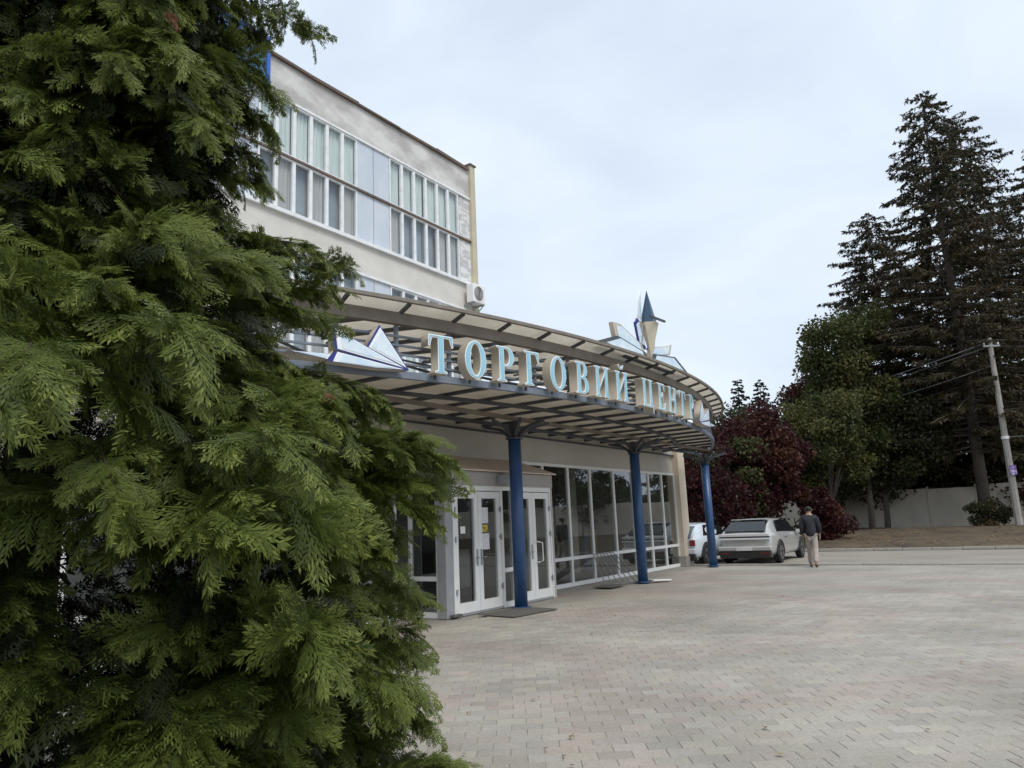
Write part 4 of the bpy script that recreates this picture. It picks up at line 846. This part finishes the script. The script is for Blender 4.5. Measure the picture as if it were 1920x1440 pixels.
deciduous('red_leaved_tree', 'dark red leaved tree between cream pilaster and blue column', (7.7, 33.2, 0), .8, 5.0, 2.0, [L_red, L_dk], 44, 320, .20, trunk_r=.12, lime=True, mixw=.15)
deciduous('red_leaved_tree', 'dark red leaved tree just left of large limewashed red tree', (9.9, 35.0, 0), .6, 5.2, 1.7, [L_red, L_grn], 40, 300, .20, trunk_r=.11, mixw=.25, lime=True, stems=2)
deciduous('red_bush', 'low arching dark red bush beside the walking person', (14.6, 37.6, 0), .0, 2.6, 1.6, [L_red, L_red2], 30, 300, .18, cat='bush', trunk_r=.06, stems=3)
deciduous('leafy_tree', 'tall green tree with yellowing tips left of the spruces', (21.1, 45.5, 0), 4.5, 14.6, 2.7, [L_grn, L_yel], 70, 300, .26, trunk_r=.18, mixw=.25)
deciduous('leafy_tree', 'yellow green tree between the red tree and the tall green tree', (17.4, 42.0, 0), 2.0, 8.6, 2.2, [L_yel, L_grn], 54, 300, .22, trunk_r=.15, mixw=.6)
deciduous('leafy_tree', 'russet leaved tree high among the green trees', (20.8, 49.0, 0), 6.0, 10.8, 2.7, [L_red2, L_dk], 46, 280, .24, trunk_r=.15, mixw=.3)
deciduous('leafy_tree', 'broad dark green tree spreading over the concrete fence', (22.5, 46.5, 0), 2.2, 9.0, 4.0, [L_dk, L_grn], 80, 300, .25, trunk_r=.18, mixw=.3)
deciduous('leafy_tree', 'dark tree over the fence between two spruce trunks', (27.6, 52.0, 0), 2.4, 11, 4.4, [L_dk, L_sprb], 80, 290, .27, trunk_r=.18, mixw=.3)
deciduous('leafy_tree', 'rust tinted dark tree behind the utility pole', (33.0, 48.0, 0), 2.4, 13, 4.6, [L_dk, L_red2], 84, 290, .27, trunk_r=.18, mixw=.3)
deciduous('leafy_tree', 'dark tree filling the gap behind the red trees', (13.5, 44.0, 0), .8, 7.6, 3.2, [L_dk, L_grn], 60, 280, .25, trunk_r=.16, mixw=.3)
deciduous('leafy_tree', 'dark tree far behind the canopy end', (8.5, 43.0, 0), .3, 5.6, 3.0, [L_dk, L_red2], 50, 260, .25, trunk_r=.14, mixw=.2)
under = ['dense bush behind the fence next to the red bush', 'dense bush behind the fence below the broad dark tree', 'dense bush behind the fence by the leafy trunk', 'dense bush behind the fence between spruce trunks', 'dense bush behind the fence left of the utility pole', 'dense bush behind the fence right of the utility pole', 'dense bush behind the fence at the far end']
for k in range(7):
    q = W(43.2 + .6 * (k % 2), 3 - k * 5.2); deciduous('fence_bush', under[k], (q.x, q.y, 0), .6, 4.6 + .9 * (k % 3), 3.0, [L_dk, L_red2 if k % 3 == 2 else L_grn], 40, 260, .26, cat='bush', trunk_r=.08, stems=3, mixw=.25, group='bushes behind the fence')
for k in range(6):
    q = W(47 + 3 * (k % 2), -26 - k * 5.5); deciduous('leafy_tree', ['broad dark tree rising behind the fence past the pole', 'mixed green tree behind the far end of the fence'][k % 2], (q.x, q.y, 0), 1.5, 11 + 2 * (k % 3), 4.2, [L_dk, L_grn], 60, 240, .3, trunk_r=.18, mixw=.3, group='trees behind the fence past the pole')
deciduous('green_bush', 'dark bush at the foot of utility pole', (25.3, 40.9, 0), 0, 1.9, 1.0, [L_dk, L_sprb], 22, 200, .16, cat='bush', trunk_r=.05, stems=3)

# ------------------------------------------------------------------ foreground cypress
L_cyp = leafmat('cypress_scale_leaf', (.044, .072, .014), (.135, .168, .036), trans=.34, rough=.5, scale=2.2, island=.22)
L_cypd = leafmat('shaded_inner_cypress_leaf', (.013, .019, .006), (.026, .034, .010), trans=.2, scale=2, island=.3)  # cypress leaf darkened: shade inside the crown put into the colour
L_cypy = leafmat('yellow_cypress_tip', (.21, .235, .055), (.125, .16, .034), trans=.36, scale=3, island=.2)
def frond(fine=True, seed=0):
    g_ = np.random.default_rng(seed); Q = []; K = []
    nb = 12 if fine is True else 10; dr = g_.uniform(.15, .4)
    def dia(p, d, ln, w_, nz_): 
        s__ = np.cross(nz_, d); s__ /= np.linalg.norm(s__) + 1e-9
        Q.append([p, p + d * ln * .42 + s__ * w_, p + d * ln, p + d * ln * .42 - s__ * w_])
    up = np.array([0, 0, 1.])
    for i in range(nb):
        t_ = .06 + .92 * i / (nb - 1); p0 = np.array([t_, .03 * math.sin(t_ * 5 + seed), -dr * t_ * t_]); tan = np.array([1, 0, -2 * dr * t_]); tan /= np.linalg.norm(tan)
        if i < nb - 1: dia(p0 - tan * .02, tan, 1.15 / nb, .014, up); K.append(0)
        for sg_ in (-1, 1):
            an_ = math.radians(g_.uniform(26, 56)); L_ = (.44 * (1 - t_) ** .6 + .07) * g_.uniform(.55, 1.25) * (1 if t_ > .2 else .6 + 2 * t_)
            d = tan * math.cos(an_) + np.array([0, sg_ * math.sin(an_), 0]) + np.array([0, 0, g_.uniform(-.28, .02)]); d /= np.linalg.norm(d)
            dia(p0, d, L_, .014 if fine is True else .02, up); K.append(1 if t_ > .7 else 0); ns = max(2, int(L_ * (15 if fine is True else 8)))
            for k in range(ns):
                u = .15 + .8 * k / ns; q0 = p0 + d * L_ * u + np.array([0, 0, -.10 * L_ * u * u])
                for s2 in (-1, 1):
                    a2 = math.radians(g_.uniform(28, 48)) * s2; c2, s22 = math.cos(a2), math.sin(a2)
                    dd = np.array([d[0] * c2 - d[1] * s22, d[0] * s22 + d[1] * c2, d[2] - .12 + g_.uniform(-.15, .1)]); dd /= np.linalg.norm(dd)
                    dia(q0, dd, ((.10 if fine is True else .12) * (1 - .55 * u) + .04) * g_.uniform(.7, 1.3), .0145 if fine is True else .018, up); K.append(1 if (t_ > .6 or u > .7) else 0)
    return np.array(Q), np.array(K)
FR = [frond(True, s_) for s_ in range(6)]; FC = [frond('mid', 50 + s_)[0] for s_ in range(4)]
def basis(d, upv, roll):
    d = np.array(d, float); d /= np.linalg.norm(d); s__ = np.cross(upv, d); s__ /= np.linalg.norm(s__) + 1e-9; u = np.cross(d, s__)
    c_, q = math.cos(roll), math.sin(roll); return np.stack([d, s__ * c_ + u * q, u * c_ - s__ * q], 0)
m_twig = mat('brown_twig', (.045, .032, .018), .9)
def bough(seed, L_=.64):
    g_ = np.random.default_rng(100 + seed); Q = []; K = []; rise = g_.uniform(.0, .25); dr = g_.uniform(.25, .5); bend = g_.uniform(-.2, .2)
    def P(t): return np.array([L_ * t, L_ * bend * t * t, L_ * (rise * t - dr * t * t)])
    def T(t): v = P(t + .02) - P(t - .02); return v / np.linalg.norm(v)
    n = 38; UP = np.array([0, 0, 1.])
    for i in range(n):
        t_ = .02 + .96 * (i / (n - 1)) ** .9; sg_ = 1 if i % 2 else -1; tn = T(t_); sd_ = np.cross(UP, tn)
        an_ = math.radians(g_.uniform(12, 72) * (1 - .4 * t_)); d = tn * math.cos(an_) + sd_ * sg_ * math.sin(an_) + UP * g_.uniform(-.85, .35)
        if i == n - 1: d = tn + UP * -.25
        B_ = basis(d, UP, g_.normal(0, .6) + sg_ * .25); ln = g_.uniform(.12, .27) * (1.1 - .25 * t_)
        fq, fk = FR[g_.integers(6)]; Q.append((fq.reshape(-1, 3) * ln @ B_ + P(t_)).reshape(-1, 4, 3))
        K.append(np.where((fk == 1) & (g_.random(len(fk)) < .5), 1, 0))
    Q = np.concatenate(Q); K = np.concatenate(K)
    me_ = quadmesh('bough', Q, [L_cyp, L_cypy, m_twig], 'mesh', K)
    b = MB().tube([P(t_) for t_ in (-.25, 0, .3, .6, .95)], [.007, .006, .005, .003, .0015], 5, cap=False); bm = bmesh.new(); bm.from_mesh(me_); k0 = len(bm.verts)
    vs_ = [bm.verts.new(v_) for v_ in b.v]
    for f_ in b.f: ff = bm.faces.new([vs_[i] for i in f_]); ff.material_index = 2
    bm.to_mesh(me_); bm.free(); return me_, P(1)
BG = [bough(s_) for s_ in range(9)]
TX, TY = -2.35, 3.55
prof = [(-.2, 1.9), (.0, 2.1), (.4, 2.12), (1.0, 1.98), (1.6, 1.96), (2.0, 2.0), (2.35, 1.75), (2.75, 1.5), (3.05, 1.05), (3.3, 1.05), (4.3, 1.1), (5.5, .95), (7, .6), (8.6, .12)]
def rad(z): return float(np.interp(z, [p[0] for p in prof], [p[1] for p in prof]))
cy = thing('cypress_tree', 'large feathery green cypress tree spreading beside the square', 'tree', (TX, TY, 0))
MB().tube([(0, 0, -.2), (.05, .03, 2), (0, 0, 5), (0, 0, 8.5)], [.17, .14, .09, .015], 10).build('trunk', m_bark, cy, smooth=True)
limb = MB()
azc = math.atan2(-TY, -TX)                         # towards the camera
def put_bough(tip, az, pitch, roll, sc, k):
    me_, tp = BG[k % len(BG)]; o_ = link('bough', me_, cy)
    M_ = Matrix.Rotation(az, 3, 'Z') @ Matrix.Rotation(-pitch, 3, 'Y') @ Matrix.Rotation(roll, 3, 'X')
    o_.matrix_local = Matrix.Translation(Vector(tip) - M_ @ (Vector(tp) * sc)) @ M_.to_4x4() @ Matrix.Scale(sc, 4)
    b0_ = o_.matrix_local @ Vector((-.15, 0, 0)); limb.tube([Vector((0, 0, b0_.z - .15)), b0_.lerp(Vector((0, 0, b0_.z - .1)), .4), b0_], [.022, .013, .006], 5, cap=False)
# boughs whose tips make the outline on the right (pixel -> bearing and height, on the tree's own silhouette)
tips = [(512, 60), (500, 120), (530, 165), (505, 215), (538, 255), (500, 300), (528, 345), (470, 330), (450, 400), (420, 450), (470, 20), (600, 62), (400, 430),
        (700, 492), (640, 470), (668, 535), (560, 470), (645, 590), (560, 560), (540, 650), (560, 705), (690, 755), (780, 770), (765, 750), (850, 815), (892, 868), (860, 900), (790, 880), (820, 850),
        (835, 950), (800, 1000), (740, 930), (770, 1040), (825, 1105), (800, 1080), (760, 1130), (830, 1225), (810, 1180), (800, 1270), (780, 1320), (842, 1352), (830, 1300), (905, 1428), (860, 1435), (760, 1390), (720, 1250), (700, 1000), (730, 820)]
OUT = [(0, 500), (100, 515), (250, 535), (345, 525), (400, 450), (440, 420), (460, 640), (490, 700), (530, 665), (570, 630), (600, 600), (640, 545), (680, 530), (715, 690), (770, 790), (800, 830), (860, 890), (900, 850), (930, 830), (1000, 800), (1100, 825), (1150, 790), (1210, 830), (1300, 820), (1350, 842), (1400, 860), (1440, 905), (1600, 930)]
def px_of(p):
    v = Vector(p) - Vector((0, 0, CAM_H)); d = v.dot(fw); return 960 + F * v.dot(cr) / d, 720 - F * v.dot(cu) / d, d
def beyond(loc_, marg):
    x, y, d = px_of(Vector(loc_) + Vector((TX, TY, 0))); return (335 < x < 490 and 405 < y < 490) or d > .3 and x > np.interp(y, [q[0] for q in OUT], [q[1] for q in OUT]) - marg
nb = 0
for (x, y) in tips:
    x -= 48 if y > 430 else 22                     # sprays reach past the tip of their stem
    d = ray(x, y); h = Vector((d.x, d.y)); hl = h.length; h /= hl
    tpt = Vector((TX, TY)).dot(h)                  # nearest approach of that bearing to the trunk
    tpt += rng.uniform(-.25, .15); P_ = Vector((0, 0, CAM_H)) + d * (tpt / hl); loc_ = P_ - Vector((TX, TY, 0))
    az = math.atan2(loc_.y, loc_.x) + rng.normal(0, .15)
    put_bough(loc_, az, rng.uniform(.05, .35) if y > 430 else rng.uniform(-.35, .1), rng.normal(0, .35), rng.uniform(.8, 1.1), nb); nb += 1
while nb < 300:
    z = rng.uniform(-.05, 4.7); az = azc + rng.uniform(-1.7, 1.7); r_ = rad(z) * rng.uniform(.66, 1.0) * (1 + .10 * math.sin(az * 5 + z * 3))
    loc_ = (r_ * math.cos(az), r_ * math.sin(az), z)
    if beyond(loc_, 105): continue
    put_bough(loc_, az + rng.normal(0, .45), rng.uniform(-.25, .45) if z < 2.8 else rng.uniform(-.5, .2), rng.normal(0, .4), rng.uniform(.85, 1.4), nb); nb += 1
limb.build('limbs', m_twig, cy)
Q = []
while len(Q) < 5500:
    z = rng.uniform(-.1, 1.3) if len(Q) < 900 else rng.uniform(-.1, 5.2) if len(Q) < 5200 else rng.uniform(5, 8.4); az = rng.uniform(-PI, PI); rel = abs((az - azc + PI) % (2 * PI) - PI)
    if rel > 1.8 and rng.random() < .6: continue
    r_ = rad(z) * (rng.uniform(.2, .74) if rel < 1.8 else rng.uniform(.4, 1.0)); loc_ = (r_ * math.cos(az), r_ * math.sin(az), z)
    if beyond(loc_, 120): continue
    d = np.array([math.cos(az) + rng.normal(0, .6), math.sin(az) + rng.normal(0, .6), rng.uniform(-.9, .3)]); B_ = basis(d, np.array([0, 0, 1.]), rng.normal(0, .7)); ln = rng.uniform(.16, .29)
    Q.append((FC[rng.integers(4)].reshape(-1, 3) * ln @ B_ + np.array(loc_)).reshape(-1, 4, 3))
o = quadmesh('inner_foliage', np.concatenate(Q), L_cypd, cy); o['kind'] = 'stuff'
m_deadtuft = mat('dead_cypress_tuft', (.20, .075, .035), .8, col2=(.13, .06, .03), scale=20)
for (x, y, dp) in ((610, 735, 3.15), (315, 20, 3.0)):
    P_ = atY(x, y, dp) - Vector((TX, TY, 0)); o_ = link('dead_tuft', BG[2][0], cy); o_.location = P_; o_.rotation_euler = (.5, .9, -.6); o_.scale = (.13,) * 3
    for q in o_.material_slots: q.link = 'OBJECT'; q.material = m_deadtuft
